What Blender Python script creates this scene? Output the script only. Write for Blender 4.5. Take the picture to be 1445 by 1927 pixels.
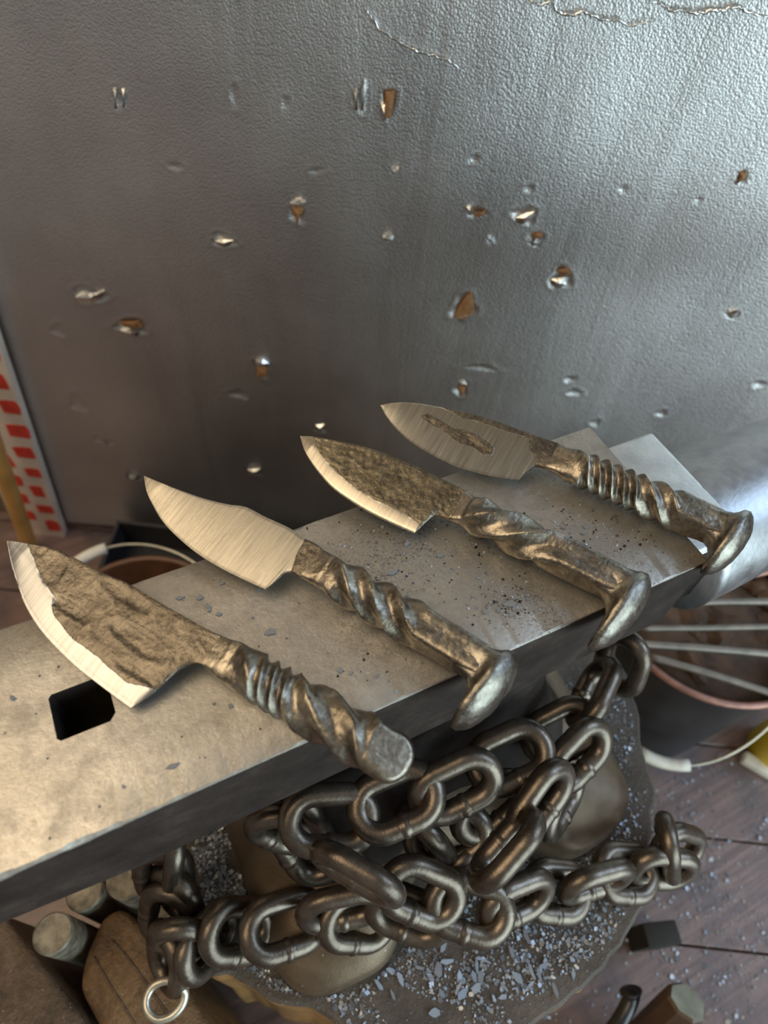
import bpy, bmesh, math, random
import numpy as np
from mathutils import Vector, Matrix, noise as mnoise

for o in list(bpy.data.objects):
    bpy.data.objects.remove(o, do_unlink=True)
SC = bpy.context.scene
COL = SC.collection
random.seed(7)
RNG = np.random.default_rng(7)

# ------------------------------------------------------------------ camera
H = 0.62                    # height of the anvil face above the floor
CAMH = 0.33                 # camera above the anvil face
FPX, CX, CY = 1300.0, 722.5, 963.5
YAW, PITCH, ROLL = [math.radians(a) for a in (30.998, 52.704, 6.2105)]
fw = np.array([math.sin(YAW)*math.cos(PITCH), math.cos(YAW)*math.cos(PITCH), -math.sin(PITCH)])
rt0 = np.array([math.cos(YAW), -math.sin(YAW), 0.0])
up0 = np.cross(rt0, fw)
rt = math.cos(ROLL)*rt0 + math.sin(ROLL)*up0
up = -math.sin(ROLL)*rt0 + math.cos(ROLL)*up0
CAM = np.array([0.0, 0.0, H + CAMH])
cam_d = bpy.data.cameras.new('camera')
cam = bpy.data.objects.new('camera', cam_d)
COL.objects.link(cam)
M = Matrix(((rt[0], up[0], -fw[0], CAM[0]), (rt[1], up[1], -fw[1], CAM[1]),
            (rt[2], up[2], -fw[2], CAM[2]), (0, 0, 0, 1)))
cam.matrix_world = M
cam_d.sensor_fit = 'VERTICAL'
cam_d.lens = 24.0
cam_d.sensor_height = 24.0*1927/FPX
cam_d.sensor_width = 24.0*1445/FPX
cam_d.clip_start = 0.02
cam_d.dof.use_dof = True
cam_d.dof.focus_distance = 0.415
cam_d.dof.aperture_fstop = 6.0
SC.camera = cam

# ------------------------------------------------------------------ light
w = bpy.data.worlds.new('World')
SC.world = w
w.use_nodes = True
w.node_tree.nodes['Background'].inputs[0].default_value = (0.52, 0.48, 0.42, 1)
w.node_tree.nodes['Background'].inputs[1].default_value = 0.46

def area(name, loc, target, sx, sy, power, col):
    d = bpy.data.lights.new(name, 'AREA')
    d.shape = 'RECTANGLE'
    d.size, d.size_y = sx, sy
    d.energy = power
    d.color = col
    o = bpy.data.objects.new(name, d)
    COL.objects.link(o)
    o.location = loc
    o.rotation_euler = (Vector(target)-Vector(loc)).to_track_quat('-Z', 'Y').to_euler()
    return o
# daylight through the open workshop door, the window on the right and the warm ceiling lamp
area('door_daylight', (1.0, -2.4, H+0.2), (0.25, 0.3, H-0.1), 2.2, 2.2, 76, (0.70, 0.90, 0.94))
area('window_daylight', (2.1, -0.1, H+1.35), (0.2, 0.15, H), 2.4, 1.2, 60, (0.54, 0.75, 1.0))
area('ceiling_lamp', (-0.95, 0.38, H+1.7), (0.0, 0.15, H), 1.6, 1.4, 28, (1.0, 0.78, 0.50))
vs = SC.view_settings
vs.view_transform = 'Standard'
vs.look = 'None'
vs.gamma = 1.0
vs.use_curve_mapping = False
vs.exposure = 0.0

# ------------------------------------------------------------------ pixel helpers
def ray(x, y):
    d = rt*((x-CX)/FPX) - up*((y-CY)/FPX) + fw
    return d
def pz(x, y, z):
    """point on the horizontal plane z (relative to the anvil face)"""
    d = ray(x, y)
    return CAM + d*((H+z-CAM[2])/d[2])
def pplane(x, y, P, n):
    d = ray(x, y)
    return CAM + d*(np.dot(P-CAM, n)/np.dot(d, n))
def proj(P):
    q = np.asarray(P)-CAM
    c = q@fw
    return CX+FPX*(q@rt)/c, CY-FPX*(q@up)/c
def V3(a):
    return np.array(a, float)
def unit(a):
    a = np.asarray(a, float)
    return a/np.linalg.norm(a)

# ------------------------------------------------------------------ object helpers
def tag(o, label=None, cat=None, group=None, kind=None):
    if label: o['label'] = label
    if cat: o['category'] = cat
    if group: o['group'] = group
    if kind: o['kind'] = kind
    return o
def empty(name, loc=(0, 0, 0)):
    o = bpy.data.objects.new(name, None)
    o.empty_display_size = 0.02
    o.location = Vector([float(c) for c in loc])
    COL.objects.link(o)
    return o
def mesh_obj(name, verts, faces, mat, parent=None, smooth=True, fmat=None):
    me = bpy.data.meshes.new(name)
    me.from_pydata([tuple(map(float, v)) for v in verts], [], [tuple(map(int, f)) for f in faces])
    for m in (mat if isinstance(mat, (list, tuple)) else [mat]):
        me.materials.append(m)
    if smooth:
        me.polygons.foreach_set('use_smooth', [True]*len(me.polygons))
    if fmat is not None:
        me.polygons.foreach_set('material_index', fmat)
    me.update()
    return link(name, me, parent)
def link(name, me, parent=None):
    o = bpy.data.objects.new(name, me)
    COL.objects.link(o)
    if parent is not None:
        o.parent = parent
        o.matrix_parent_inverse = Matrix.Translation(-parent.location) if not parent.parent else parent_inv(parent)
    return o
def parent_inv(p):
    bpy.context.view_layer.update()
    return p.matrix_world.inverted()
def bm_obj(name, bm, mat, parent=None, smooth=False):
    me = bpy.data.meshes.new(name)
    bmesh.ops.recalc_face_normals(bm, faces=bm.faces)
    bm.to_mesh(me)
    bm.free()
    for m in (mat if isinstance(mat, (list, tuple)) else [mat]):
        me.materials.append(m)
    if smooth:
        me.polygons.foreach_set('use_smooth', [True]*len(me.polygons))
    return link(name, me, parent)
def autosmooth(o, ang=35):
    me = o.data
    bm = bmesh.new()
    bm.from_mesh(me)
    for e in bm.edges:
        if len(e.link_faces) == 2 and e.calc_face_angle(0) > math.radians(ang):
            e.smooth = False
    for f in bm.faces:
        f.smooth = True
    bm.to_mesh(me)
    bm.free()
def loft(rings, close=True, cap0=True, cap1=True):
    n = len(rings[0])
    verts = [p for r in rings for p in r]
    faces = []
    for i in range(len(rings)-1):
        for j in range(n if close else n-1):
            k = (j+1) % n
            faces.append((i*n+j, i*n+k, (i+1)*n+k, (i+1)*n+j))
    if cap0: faces.append(tuple(range(n-1, -1, -1)))
    if cap1: faces.append(tuple((len(rings)-1)*n+j for j in range(n)))
    return verts, faces
def tube(pts, r, seg=10, closed=False, rs=None):
    pts = [V3(p) for p in pts]
    n = len(pts)
    rings = []
    prevn = None
    for i, p in enumerate(pts):
        if closed:
            t = unit(pts[(i+1) % n]-pts[i-1])
        else:
            t = unit(pts[min(i+1, n-1)]-pts[max(i-1, 0)])
        if prevn is None:
            a = V3((0, 0, 1)) if abs(t[2]) < .9 else V3((1, 0, 0))
            nn = unit(np.cross(t, a))
        else:
            nn = unit(prevn - t*np.dot(prevn, t))
        prevn = nn
        b = np.cross(t, nn)
        rr = rs[i] if rs is not None else r
        rings.append([p+rr*(math.cos(2*math.pi*k/seg)*nn+math.sin(2*math.pi*k/seg)*b) for k in range(seg)])
    if closed:
        rings.append(rings[0])
        # keep the joint simple: re-use first ring indices
        verts = [p for r_ in rings[:-1] for p in r_]
        faces = []
        for i in range(n):
            i2 = (i+1) % n
            # best offset for the closing joint
            off = 0
            if i2 == 0:
                d0 = rings[n-1][0]
                off = int(np.argmin([np.linalg.norm(d0-rings[0][k]) for k in range(seg)]))
            for j in range(seg):
                k = (j+1) % seg
                if i2 == 0:
                    faces.append((i*seg+j, i*seg+k, (k+off) % seg, (j+off) % seg))
                else:
                    faces.append((i*seg+j, i*seg+k, i2*seg+k, i2*seg+j))
        return verts, faces
    return loft(rings, True, True, True)
def catmull(pts, n):
    """n samples of a smooth curve through pts"""
    P = [V3(p) for p in pts]
    P = [2*P[0]-P[1]]+P+[2*P[-1]-P[-2]]
    out = []
    m = len(P)-3
    for i in range(n):
        t = i/(n-1)*m
        k = min(int(t), m-1)
        u = t-k
        a, b, c, d = P[k:k+4]
        out.append(0.5*((2*b)+(c-a)*u+(2*a-5*b+4*c-d)*u*u+(3*b-a-3*c+d)*u**3))
    return np.array(out)
def arclen_resample(P, n):
    P = np.asarray(P)
    s = np.r_[0, np.cumsum(np.linalg.norm(np.diff(P, axis=0), axis=1))]
    q = np.linspace(0, s[-1], n)
    return np.array([[np.interp(t, s, P[:, k]) for k in range(P.shape[1])] for t in q])
def nz(p, sc, seed=0.0):
    return mnoise.noise(Vector((p[0]*sc+seed, p[1]*sc+seed*1.7, p[2]*sc-seed)))
def fbm(p, sc, oct_=3, seed=0.0):
    a, s = 0.0, 1.0
    for k in range(oct_):
        a += s*nz(p, sc*2**k, seed+k*3.1)
        s *= .5
    return a

# ------------------------------------------------------------------ materials
class NT:
    def __init__(self, name):
        self.m = bpy.data.materials.new(name)
        self.m.use_nodes = True
        self.t = self.m.node_tree
        self.b = self.t.nodes['Principled BSDF']
        self.x = 0
    def n(self, typ, **kw):
        nd = self.t.nodes.new(typ)
        for k, v in kw.items():
            setattr(nd, k, v)
        return nd
    def l(self, a, b):
        self.t.links.new(a, b)
    def coord(self, kind='Object'):
        return self.n('ShaderNodeTexCoord').outputs[kind]
    def mapping(self, src, scale=(1, 1, 1), rot=(0, 0, 0), loc=(0, 0, 0)):
        m = self.n('ShaderNodeMapping')
        m.inputs['Scale'].default_value = scale
        m.inputs['Rotation'].default_value = rot
        m.inputs['Location'].default_value = loc
        self.l(src, m.inputs[0])
        return m.outputs[0]
    def noise(self, vec, scale, detail=4, rough=.55, dist=0):
        nd = self.n('ShaderNodeTexNoise')
        nd.inputs['Scale'].default_value = scale
        nd.inputs['Detail'].default_value = detail
        nd.inputs['Roughness'].default_value = rough
        nd.inputs['Distortion'].default_value = dist
        if vec is not None: self.l(vec, nd.inputs['Vector'])
        return nd.outputs['Fac']
    def voro(self, vec, scale, feature='F1', out='Distance', rnd=1.0):
        nd = self.n('ShaderNodeTexVoronoi')
        nd.feature = feature
        nd.inputs['Scale'].default_value = scale
        nd.inputs['Randomness'].default_value = rnd
        if feature == 'SMOOTH_F1': nd.inputs['Smoothness'].default_value = .6
        if vec is not None: self.l(vec, nd.inputs['Vector'])
        return nd.outputs[out]
    def ramp(self, fac, stops):
        r = self.n('ShaderNodeValToRGB')
        e = r.color_ramp.elements
        while len(e) < len(stops): e.new(.5)
        for i, (p, c) in enumerate(stops):
            e[i].position = p
            if not hasattr(c, '__len__'): c = (c, c, c)
            e[i].color = (*c, 1)
        self.l(fac, r.inputs[0])
        return r.outputs[0]
    def mix(self, fac, a, b, mode='MIX'):
        m = self.n('ShaderNodeMix', data_type='RGBA', blend_type=mode)
        for v, s in ((fac, m.inputs[0]), (a, m.inputs[6]), (b, m.inputs[7])):
            if hasattr(v, 'is_output'): self.l(v, s)
            elif hasattr(v, '__len__'): s.default_value = (*v, 1)
            else: s.default_value = v
        return m.outputs[2]
    def math(self, op, a, b=0.0, c=None):
        m = self.n('ShaderNodeMath', operation=op)
        for i, v in enumerate((a, b) if c is None else (a, b, c)):
            if hasattr(v, 'is_output'): self.l(v, m.inputs[i])
            else: m.inputs[i].default_value = v
        return m.outputs[0]
    def bump(self, height, strength=.3, dist=.001, normal=None):
        b = self.n('ShaderNodeBump')
        b.inputs['Strength'].default_value = strength
        b.inputs['Distance'].default_value = dist
        self.l(height, b.inputs['Height'])
        if normal is not None: self.l(normal, b.inputs['Normal'])
        return b.outputs[0]
    def set(self, **kw):
        for k, v in kw.items():
            s = self.b.inputs[k]
            if hasattr(v, 'is_output'): self.l(v, s)
            elif hasattr(v, '__len__') and len(v) == 3: s.default_value = (*v, 1)
            else: s.default_value = v
        return self
def simple(name, col, rough=.5, metal=0.0, var=.25, sc=60, bump=.2, bsc=200, bd=.0008):
    t = NT(name)
    c = t.coord()
    f = t.noise(c, sc, 4)
    lo = tuple(x*(1-var) for x in col)
    hi = tuple(min(1, x*(1+var)) for x in col)
    t.set(**{'Base Color': t.ramp(f, [(.3, lo), (.7, hi)]), 'Metallic': metal,
             'Roughness': t.math('MULTIPLY_ADD', f, .25, rough-.12)})
    if bump: t.set(Normal=t.bump(t.noise(c, bsc, 3), bump, bd))
    return t.m

def mat_face():
    t = NT('anvil_face_steel')
    c = t.coord()
    big = t.noise(c, 14, 5, .6)
    mid = t.noise(c, 70, 5, .65)
    fine = t.noise(c, 420, 4, .7)
    col = t.mix(t.ramp(big, [(.35, 0.0), (.68, 1.0)]), (.42, .395, .36), (.58, .555, .52))
    col = t.mix(t.ramp(mid, [(.48, 0.0), (.70, .75)]), col, (.29, .268, .245))
    # dark dust and pits
    sp = t.noise(c, 620, 3, .8)
    cl = t.ramp(t.noise(t.mapping(c, loc=(3.3, 1.2, 0)), 15, 4, .6), [(.44, 0.0), (.64, 1.0)])
    sx = t.n('ShaderNodeSeparateXYZ'); t.l(c, sx.inputs[0])
    cl = t.math('MULTIPLY', cl, t.ramp(sx.outputs[0], [(.02, .12), (.12, 1.0)]))
    m1 = t.math('MULTIPLY', t.ramp(sp, [(.52, 0.0), (.60, 1.0)]), cl)
    v = t.voro(c, 190)
    m2 = t.ramp(v, [(.07, 1.0), (.13, 0.0)])
    m2 = t.math('MULTIPLY', m2, t.ramp(mid, [(.52, 0.0), (.58, 1.0)]))
    dark = t.math('MAXIMUM', t.math('MULTIPLY', m1, .85), m2)
    col = t.mix(dark, col, (.055, .05, .05))
    fv = t.ramp(fine, [(.35, 0.0), (.65, 1.0)])
    col = t.mix(t.math('MULTIPLY', fv, .45), col, (.35, .325, .295))
    st = t.math('MULTIPLY', t.ramp(t.noise(t.mapping(c, loc=(7.1, 4.4, 0)), 30, 5, .7), [(.62, 0.0), (.72, 1.0)]), t.ramp(fine, [(.42, 0.0), (.60, 1.0)]))
    col = t.mix(t.math('MULTIPLY', st, .75), col, (.13, .085, .06))
    # fine scratches
    s1 = t.noise(t.mapping(c, (60, 1800, 1), (0, 0, .35)), 1.0, 2)
    scr = t.ramp(s1, [(.66, 0.0), (.72, 1.0)])
    col = t.mix(t.math('MULTIPLY', scr, .3), col, (.75, .7, .62))
    r = t.math('ADD', t.math('MULTIPLY_ADD', mid, .24, .34), t.math('MULTIPLY', dark, .3))
    h = t.math('ADD', t.math('MULTIPLY', fine, .5), t.math('MULTIPLY', mid, 1.0))
    h = t.math('SUBTRACT', h, t.math('MULTIPLY', m2, 1.2))
    t.set(**{'Base Color': col, 'Metallic': .88, 'Roughness': r, 'Normal': t.bump(h, .45, .0007)})
    return t.m
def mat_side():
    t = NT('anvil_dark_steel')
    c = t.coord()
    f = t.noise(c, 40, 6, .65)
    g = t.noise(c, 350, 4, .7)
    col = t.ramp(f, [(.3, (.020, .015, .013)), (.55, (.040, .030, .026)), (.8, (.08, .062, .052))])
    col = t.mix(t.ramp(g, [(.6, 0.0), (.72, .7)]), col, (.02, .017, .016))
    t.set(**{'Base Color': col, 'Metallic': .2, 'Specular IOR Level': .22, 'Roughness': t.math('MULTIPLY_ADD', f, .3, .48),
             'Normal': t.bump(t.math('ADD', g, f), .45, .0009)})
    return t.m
def mat_foot():
    t = NT('anvil_base_brown_steel')
    c = t.coord()
    f = t.noise(c, 30, 6, .6)
    g = t.noise(c, 500, 3, .7)
    col = t.ramp(f, [(.3, (.12, .085, .055)), (.6, (.19, .14, .095)), (.85, (.26, .2, .15))])
    v = t.voro(c, 90)
    col = t.mix(t.ramp(v, [(.03, .8), (.07, 0.0)]), col, (.55, .5, .45))
    t.set(**{'Base Color': col, 'Metallic': .55, 'Roughness': t.math('MULTIPLY_ADD', f, .3, .30),
             'Normal': t.bump(t.math('ADD', f, t.math('MULTIPLY', g, .4)), .4, .0012)})
    return t.m
def mat_forged(name='forged_spike_steel', lo=(.11, .094, .078), hi=(.46, .41, .335)):
    t = NT(name)
    c = t.coord()
    f = t.noise(c, 75, 5, .65, .6)
    g = t.noise(c, 420, 5, .7)
    col = t.ramp(t.math('MULTIPLY_ADD', g, .35, t.math('MULTIPLY', f, .65)), [(.34, lo), (.52, tuple((a+b)/2 for a, b in zip(lo, hi))), (.66, hi)])
    t.set(**{'Base Color': col, 'Metallic': 1.0, 'Roughness': t.math('MULTIPLY_ADD', g, .30, .17),
             'Normal': t.bump(t.math('ADD', f, t.math('MULTIPLY', g, .45)), .5, .0011)})
    return t.m
def mat_blade(name, tint=(.76, .74, .70), brush=1.0, rough=.22, forge_lo=(.075, .064, .055), forge_hi=(.27, .235, .19)):
    """ground bright steel where attribute 'ground' is high, forged scale elsewhere"""
    t = NT(name)
    c = t.coord()
    uv = t.n('ShaderNodeUVMap').outputs[0]
    a = t.n('ShaderNodeAttribute', attribute_name='ground').outputs['Fac']
    nn = t.noise(c, 160, 5, .7)
    k = t.math('ADD', a, t.math('MULTIPLY_ADD', nn, .5, -.25))
    msk = t.ramp(k, [(.47, 0.0), (.53, 1.0)])
    f = t.noise(c, 90, 5, .65, .8)
    g = t.noise(c, 480, 5, .7)
    fcol = t.ramp(t.math('MULTIPLY_ADD', g, .4, t.math('MULTIPLY', f, .6)), [(.34, forge_lo), (.68, forge_hi)])
    br = t.noise(t.mapping(uv, (1500, 45, 1)), 1.0, 3, .6)
    br2 = t.noise(t.mapping(uv, (420, 18, 1)), 1.0, 2, .5)
    bb = t.math('ADD', t.math('MULTIPLY', br, .6), t.math('MULTIPLY', br2, .4))
    pcol = t.mix(t.ramp(bb, [(.3, 0.0), (.7, 1.0)]), tuple(x*.55 for x in tint), tint)
    t.set(**{'Base Color': t.mix(msk, fcol, pcol), 'Metallic': 1.0})
    rr = t.mix(msk, t.math('MULTIPLY_ADD', g, .30, .12), t.math('MULTIPLY_ADD', bb, .16, rough))
    t.set(Roughness=rr)
    hf = t.math('ADD', f, t.math('MULTIPLY', g, .5))
    n1 = t.bump(t.math('MULTIPLY', hf, t.math('SUBTRACT', 1.0, msk)), .6, .0012)
    n2 = t.bump(t.math('MULTIPLY', bb, msk), .10*brush, .0004, n1)
    t.set(Normal=n2)
    return t.m
def mat_chain():
    t = NT('chain_steel')
    c = t.coord()
    f = t.noise(c, 60, 4, .6)
    g = t.noise(c, 600, 3, .7)
    col = t.ramp(f, [(.3, (.085, .068, .054)), (.7, (.19, .157, .128))])
    t.set(**{'Base Color': col, 'Metallic': .85, 'Roughness': t.math('MULTIPLY_ADD', g, .25, .2),
             'Normal': t.bump(g, .3, .0005)})
    return t.m
def mat_sheet():
    t = NT('embossed_foil_sheet')
    uv = t.n('ShaderNodeUVMap').outputs[0]
    wob = t.n('ShaderNodeVectorMath', operation='MULTIPLY_ADD')
    nd = t.n('ShaderNodeTexNoise'); nd.inputs['Scale'].default_value = 160; nd.inputs['Detail'].default_value = 2
    t.l(uv, nd.inputs['Vector'])
    t.l(nd.outputs['Color'], wob.inputs[0]); wob.inputs[1].default_value = (.0007, .0007, 0)
    t.l(uv, wob.inputs[2])
    v = t.math('MULTIPLY', t.voro(wob.outputs[0], 560, 'F1'), -1.0)
    big = t.noise(uv, 6, 4, .55)
    streak = t.noise(t.mapping(uv, (22, 3.0, 1), (0, 0, .35)), 1.0, 4, .55, .6)
    sp = t.noise(uv, 55, 3, .7)
    col = t.mix(t.ramp(big, [(.3, 0.0), (.7, 1.0)]), (.50, .50, .51), (.62, .62, .63))
    col = t.mix(t.ramp(sp, [(.70, 0.0), (.76, .6)]), col, (.22, .2, .18))
    rg = t.math('ADD', t.math('MULTIPLY_ADD', streak, .10, .34), t.math('MULTIPLY', big, .10))
    n1 = t.bump(t.math('ADD', streak, t.math('MULTIPLY', big, .6)), .12, .010)
    n2 = t.bump(v, .30, .0011, n1)
    t.set(**{'Base Color': col, 'Metallic': 1.0, 'Roughness': rg, 'Normal': n2})
    return t.m
def mat_wood(name, c1, c2, scale=(3, 60, 60), rough=.6, bump=.3):
    t = NT(name)
    c = t.coord()
    f = t.noise(t.mapping(c, scale), 1.0, 5, .6, .5)
    g = t.noise(c, 20, 4, .6)
    col = t.mix(f, c1, c2)
    col = t.mix(t.ramp(g, [(.4, 0.0), (.75, .55)]), col, tuple(x*.5 for x in c1))
    t.set(**{'Base Color': col, 'Roughness': rough, 'Normal': t.bump(f, bump, .002)})
    return t.m
def mat_rust(name, c1, c2, c3, metal=.3):
    t = NT(name)
    c = t.coord()
    f = t.noise(c, 35, 6, .65)
    g = t.noise(c, 220, 5, .7)
    col = t.ramp(t.math('MULTIPLY_ADD', g, .4, t.math('MULTIPLY', f, .6)), [(.32, c1), (.5, c2), (.68, c3)])
    v = t.voro(c, 150)
    col = t.mix(t.ramp(v, [(.05, .6), (.10, 0.0)]), col, (.5, .46, .42))
    t.set(**{'Base Color': col, 'Metallic': metal, 'Roughness': t.math('MULTIPLY_ADD', g, .3, .42),
             'Normal': t.bump(t.math('ADD', f, g), .8, .0035)})
    return t.m
def mat_stump_top():
    t = NT('stump_end_grain_with_scale_dust')
    c = t.coord()
    f = t.noise(c, 26, 5, .6)
    g = t.noise(c, 260, 4, .75)
    col = t.ramp(f, [(.35, (.05, .038, .03)), (.6, (.10, .08, .065)), (.8, (.15, .12, .10))])
    v = t.voro(c, 260)
    sp = t.math('MULTIPLY', t.ramp(v, [(.16, 1.0), (.30, 0.0)]), t.ramp(g, [(.42, 0.0), (.55, 1.0)]))
    col = t.mix(t.math('MULTIPLY', sp, .8), col, (.26, .27, .28))
    t.set(**{'Base Color': col, 'Roughness': .6, 'Normal': t.bump(t.math('ADD', g, sp), .8, .002)})
    return t.m
def mat_plank():
    t = NT('reddish_floor_plank')
    c = t.coord()
    f = t.noise(t.mapping(c, (5, 130, 1)), 1.0, 5, .65, .4)
    g = t.noise(c, 9, 4, .6)
    s = t.noise(c, 130, 4, .8)
    col = t.ramp(f, [(.3, (.12, .075, .066)), (.7, (.27, .175, .155))])
    col = t.mix(t.ramp(g, [(.45, 0.0), (.65, .8)]), col, (.075, .06, .065))
    col = t.mix(t.ramp(s, [(.64, 0.0), (.72, .7)]), col, (.22, .25, .30))
    t.set(**{'Base Color': col, 'Roughness': .38, 'Normal': t.bump(t.math('ADD', f, s), .3, .0015)})
    return t.m

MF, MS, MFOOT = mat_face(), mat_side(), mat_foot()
MFORGE = mat_forged()
MHEAD = mat_forged('forged_spike_head_steel', (.09, .08, .072), (.40, .37, .32))
MCHAIN = mat_chain()
MSHEET = mat_sheet()
MFOIL = simple('torn_foil', (.75, .75, .74), .25, 1.0, .12, 200, .4, 300)
MBOARD = mat_rust('brown_backing_board', (.10, .045, .015), (.25, .115, .04), (.38, .2, .08), 0)
MSTUMP = mat_stump_top()
MBARK = mat_wood('stump_side_wood', (.14, .07, .025), (.50, .27, .085), (60, 60, 4), .7, .8)
MPLANK = mat_plank()
MGAP = simple('dark_subfloor', (.02, .017, .016), .8)
MSCALE = simple('blue_grey_mill_scale', (.20, .22, .25), .42, .35, .3, 90, .3, 500)
MSCALE2 = simple('pale_mill_scale', (.26, .30, .37), .38, .3, .3, 90, .3, 500)
MSCALE3 = simple('silvery_mill_scale', (.36, .38, .42), .35, .4, .3, 90, .3, 500)
MRUST = mat_rust('rusty_brown_steel', (.075, .045, .025), (.19, .11, .055), (.30, .19, .10))
MRUST2 = mat_rust('dark_rusty_steel', (.05, .035, .025), (.13, .085, .055), (.22, .15, .10))
MBAR = simple('grey_brown_bar_steel', (.20, .175, .135), .5, .3, .6, 110, .3, 300)
MWIRE = simple('pale_wire_steel', (.55, .52, .44), .35, .8, .15)
MBLACK = simple('black_plastic', (.018, .018, .02), .42, 0, .3, 30, .1)
MBROWNP = simple('brown_plastic', (.12, .055, .03), .45, 0, .3, 30, .1)
MGRIP = simple('white_plastic_grip', (.72, .68, .6), .45, 0, .12)
MROD = simple('dull_rod_steel', (.24, .21, .18), .45, .5, .3, 40, .3)
MRODR = simple('reddish_rod', (.38, .2, .16), .45, .5, .3, 40, .3)
MSTRIP = simple('white_painted_board', (.62, .52, .44), .6, 0, .18, 12, .1)
MRED = simple('red_paint', (.62, .05, .03), .55, 0, .2, 80, .1)
MORANGE = mat_wood('orange_wood', (.42, .20, .05), (.62, .33, .10), (60, 60, 3), .5, .2)
MYELLOW = simple('yellow_plastic', (.75, .55, .03), .4, 0, .1, 20, 0)
MHANDLE = mat_wood('brown_handle_wood', (.045, .025, .015), (.11, .06, .035), (60, 60, 4), .5, .3)
MGREY = simple('grey_green_end_grain', (.20, .21, .17), .6, 0, .3, 60, .3)
MSTEELD = simple('dark_blue_steel', (.06, .06, .065), .3, .8, .3, 40, .2)
MWALL = mat_wood('brown_wall_board', (.12, .08, .05), (.22, .15, .09), (3, 3, 60), .8, .2)
MCOKE = simple('brown_scrap', (.11, .066, .044), .7, 0, .5, 40, .6, 150)

# ------------------------------------------------------------------ setting
SN = np.array([math.sin(YAW), math.cos(YAW), 0.0])       # direction from camera to the sheet
ST = np.array([math.cos(YAW), -math.sin(YAW), 0.0])      # along the sheet
SD = 0.62                                                # distance of the sheet
FLOORZ = -H
def psheet(x, y, off=0.0):
    d = ray(x, y)
    return CAM + d*((SD-off)/np.dot(d, SN))
def sheet_st(x, y):
    P = psheet(x, y)
    return float(P@ST), float(P[2])
def sheet_pt(s, z, off=0.0):
    P = ST*s + SN*(SD-off)
    return np.array([P[0], P[1], z])
def obox(o, ex, ey, ez, hx, hy, hz):
    """oriented box corner list"""
    return [o+sx*hx*ex+sy*hy*ey+sz*hz*ez for sx in (-1, 1) for sy in (-1, 1) for sz in (-1, 1)]
BOXF = [(0, 1, 3, 2), (4, 6, 7, 5), (0, 4, 5, 1), (2, 3, 7, 6), (0, 2, 6, 4), (1, 5, 7, 3)]
EZ = V3((0, 0, 1))
def box_obj(name, c, ex, ey, ez, hx, hy, hz, mat, parent=None, bevel=0.0, seg=2):
    bm = bmesh.new()
    vs_ = [bm.verts.new(Vector(p)) for p in obox(V3(c), V3(ex), V3(ey), V3(ez), hx, hy, hz)]
    for f in BOXF: bm.faces.new([vs_[i] for i in f])
    bmesh.ops.recalc_face_normals(bm, faces=bm.faces)
    if bevel:
        bmesh.ops.bevel(bm, geom=bm.edges[:], offset=bevel, segments=seg, profile=.5, affect='EDGES', clamp_overlap=True)
    o = bm_obj(name, bm, mat, parent)
    autosmooth(o, 40)
    return o

fl = box_obj('floor', (0.2, 0.1, -0.03), ST, SN, EZ, 1.6, 1.3, 0.02, MGAP)
tag(fl, 'dark floor under the reddish boards', 'floor', kind='structure')
pw = 0.125
for i in range(-9, 6):
    box_obj('plank', ST*0.2+SN*(i*pw+.06)+V3((0, 0, -0.005)), ST, SN, EZ, 1.55, pw/2-.0012, 0.0049, MPLANK, fl, .0012, 1)
wb = box_obj('wall_back', ST*0.1+SN*(SD+.030)+V3((0, 0, .75)), ST, SN, EZ, 1.5, .012, .75, MWALL)
tag(wb, 'brown board wall behind the foil sheet', 'wall', kind='structure')

# ---- embossed foil sheet
DENTS = [  # px, py, rx, ry, depth(mm)
    (420, 452, 22, 16, 7), (168, 556, 32, 18, 8), (246, 616, 28, 18, 8), (988, 405, 24, 20, 8), (1008, 450, 16, 16, 6),
    (1055, 523, 24, 24, 8), (897, 400, 20, 12, 6), (742, 322, 9, 8, 4), (732, 447, 9, 9, 4), (893, 300, 11, 10, 3),
    (925, 451, 9, 10, 4), (995, 355, 11, 9, 3), (1172, 358, 9, 7, 4), (1315, 378, 8, 10, 3), (603, 805, 13, 13, 5),
    (478, 888, 18, 14, 5), (1378, 593, 15, 9, 5), (1430, 725, 16, 9, 4), (250, 900, 14, 10, 5), (145, 760, 16, 22, 4),
    (447, 745, 22, 10, 4), (905, 690, 36, 7, 3), (1072, 712, 14, 8, 4), (1080, 737, 18, 8, 3), (680, 190, 13, 34, 4),
    (225, 185, 16, 26, 3), (442, 178, 8, 32, 2.5), (537, 195, 8, 22, 2), (330, 312, 18, 10, 2.5), (595, 322, 18, 6, 2.5),
    (560, 400, 16, 26, 6), (493, 695, 15, 22, 5), (873, 577, 24, 30, 7), (868, 730, 13, 20, 5), (732, 195, 14, 34, 6),
    (1395, 335, 11, 18, 5), (108, 622, 14, 16, 3), (1120, 795, 12, 10, 3), (1245, 780, 12, 10, 3), (205, 835, 9, 9, 3), (183, 828, 9, 9, 3)]
S0, S1, Z0, Z1 = -0.468, 0.62, 0.02, H+0.42
step = 0.0023
ns, nzz = int((S1-S0)/step), int((Z1-Z0)/step)
gs, gz = np.meshgrid(np.linspace(S0, S1, ns), np.linspace(Z0, Z1, nzz))
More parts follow.
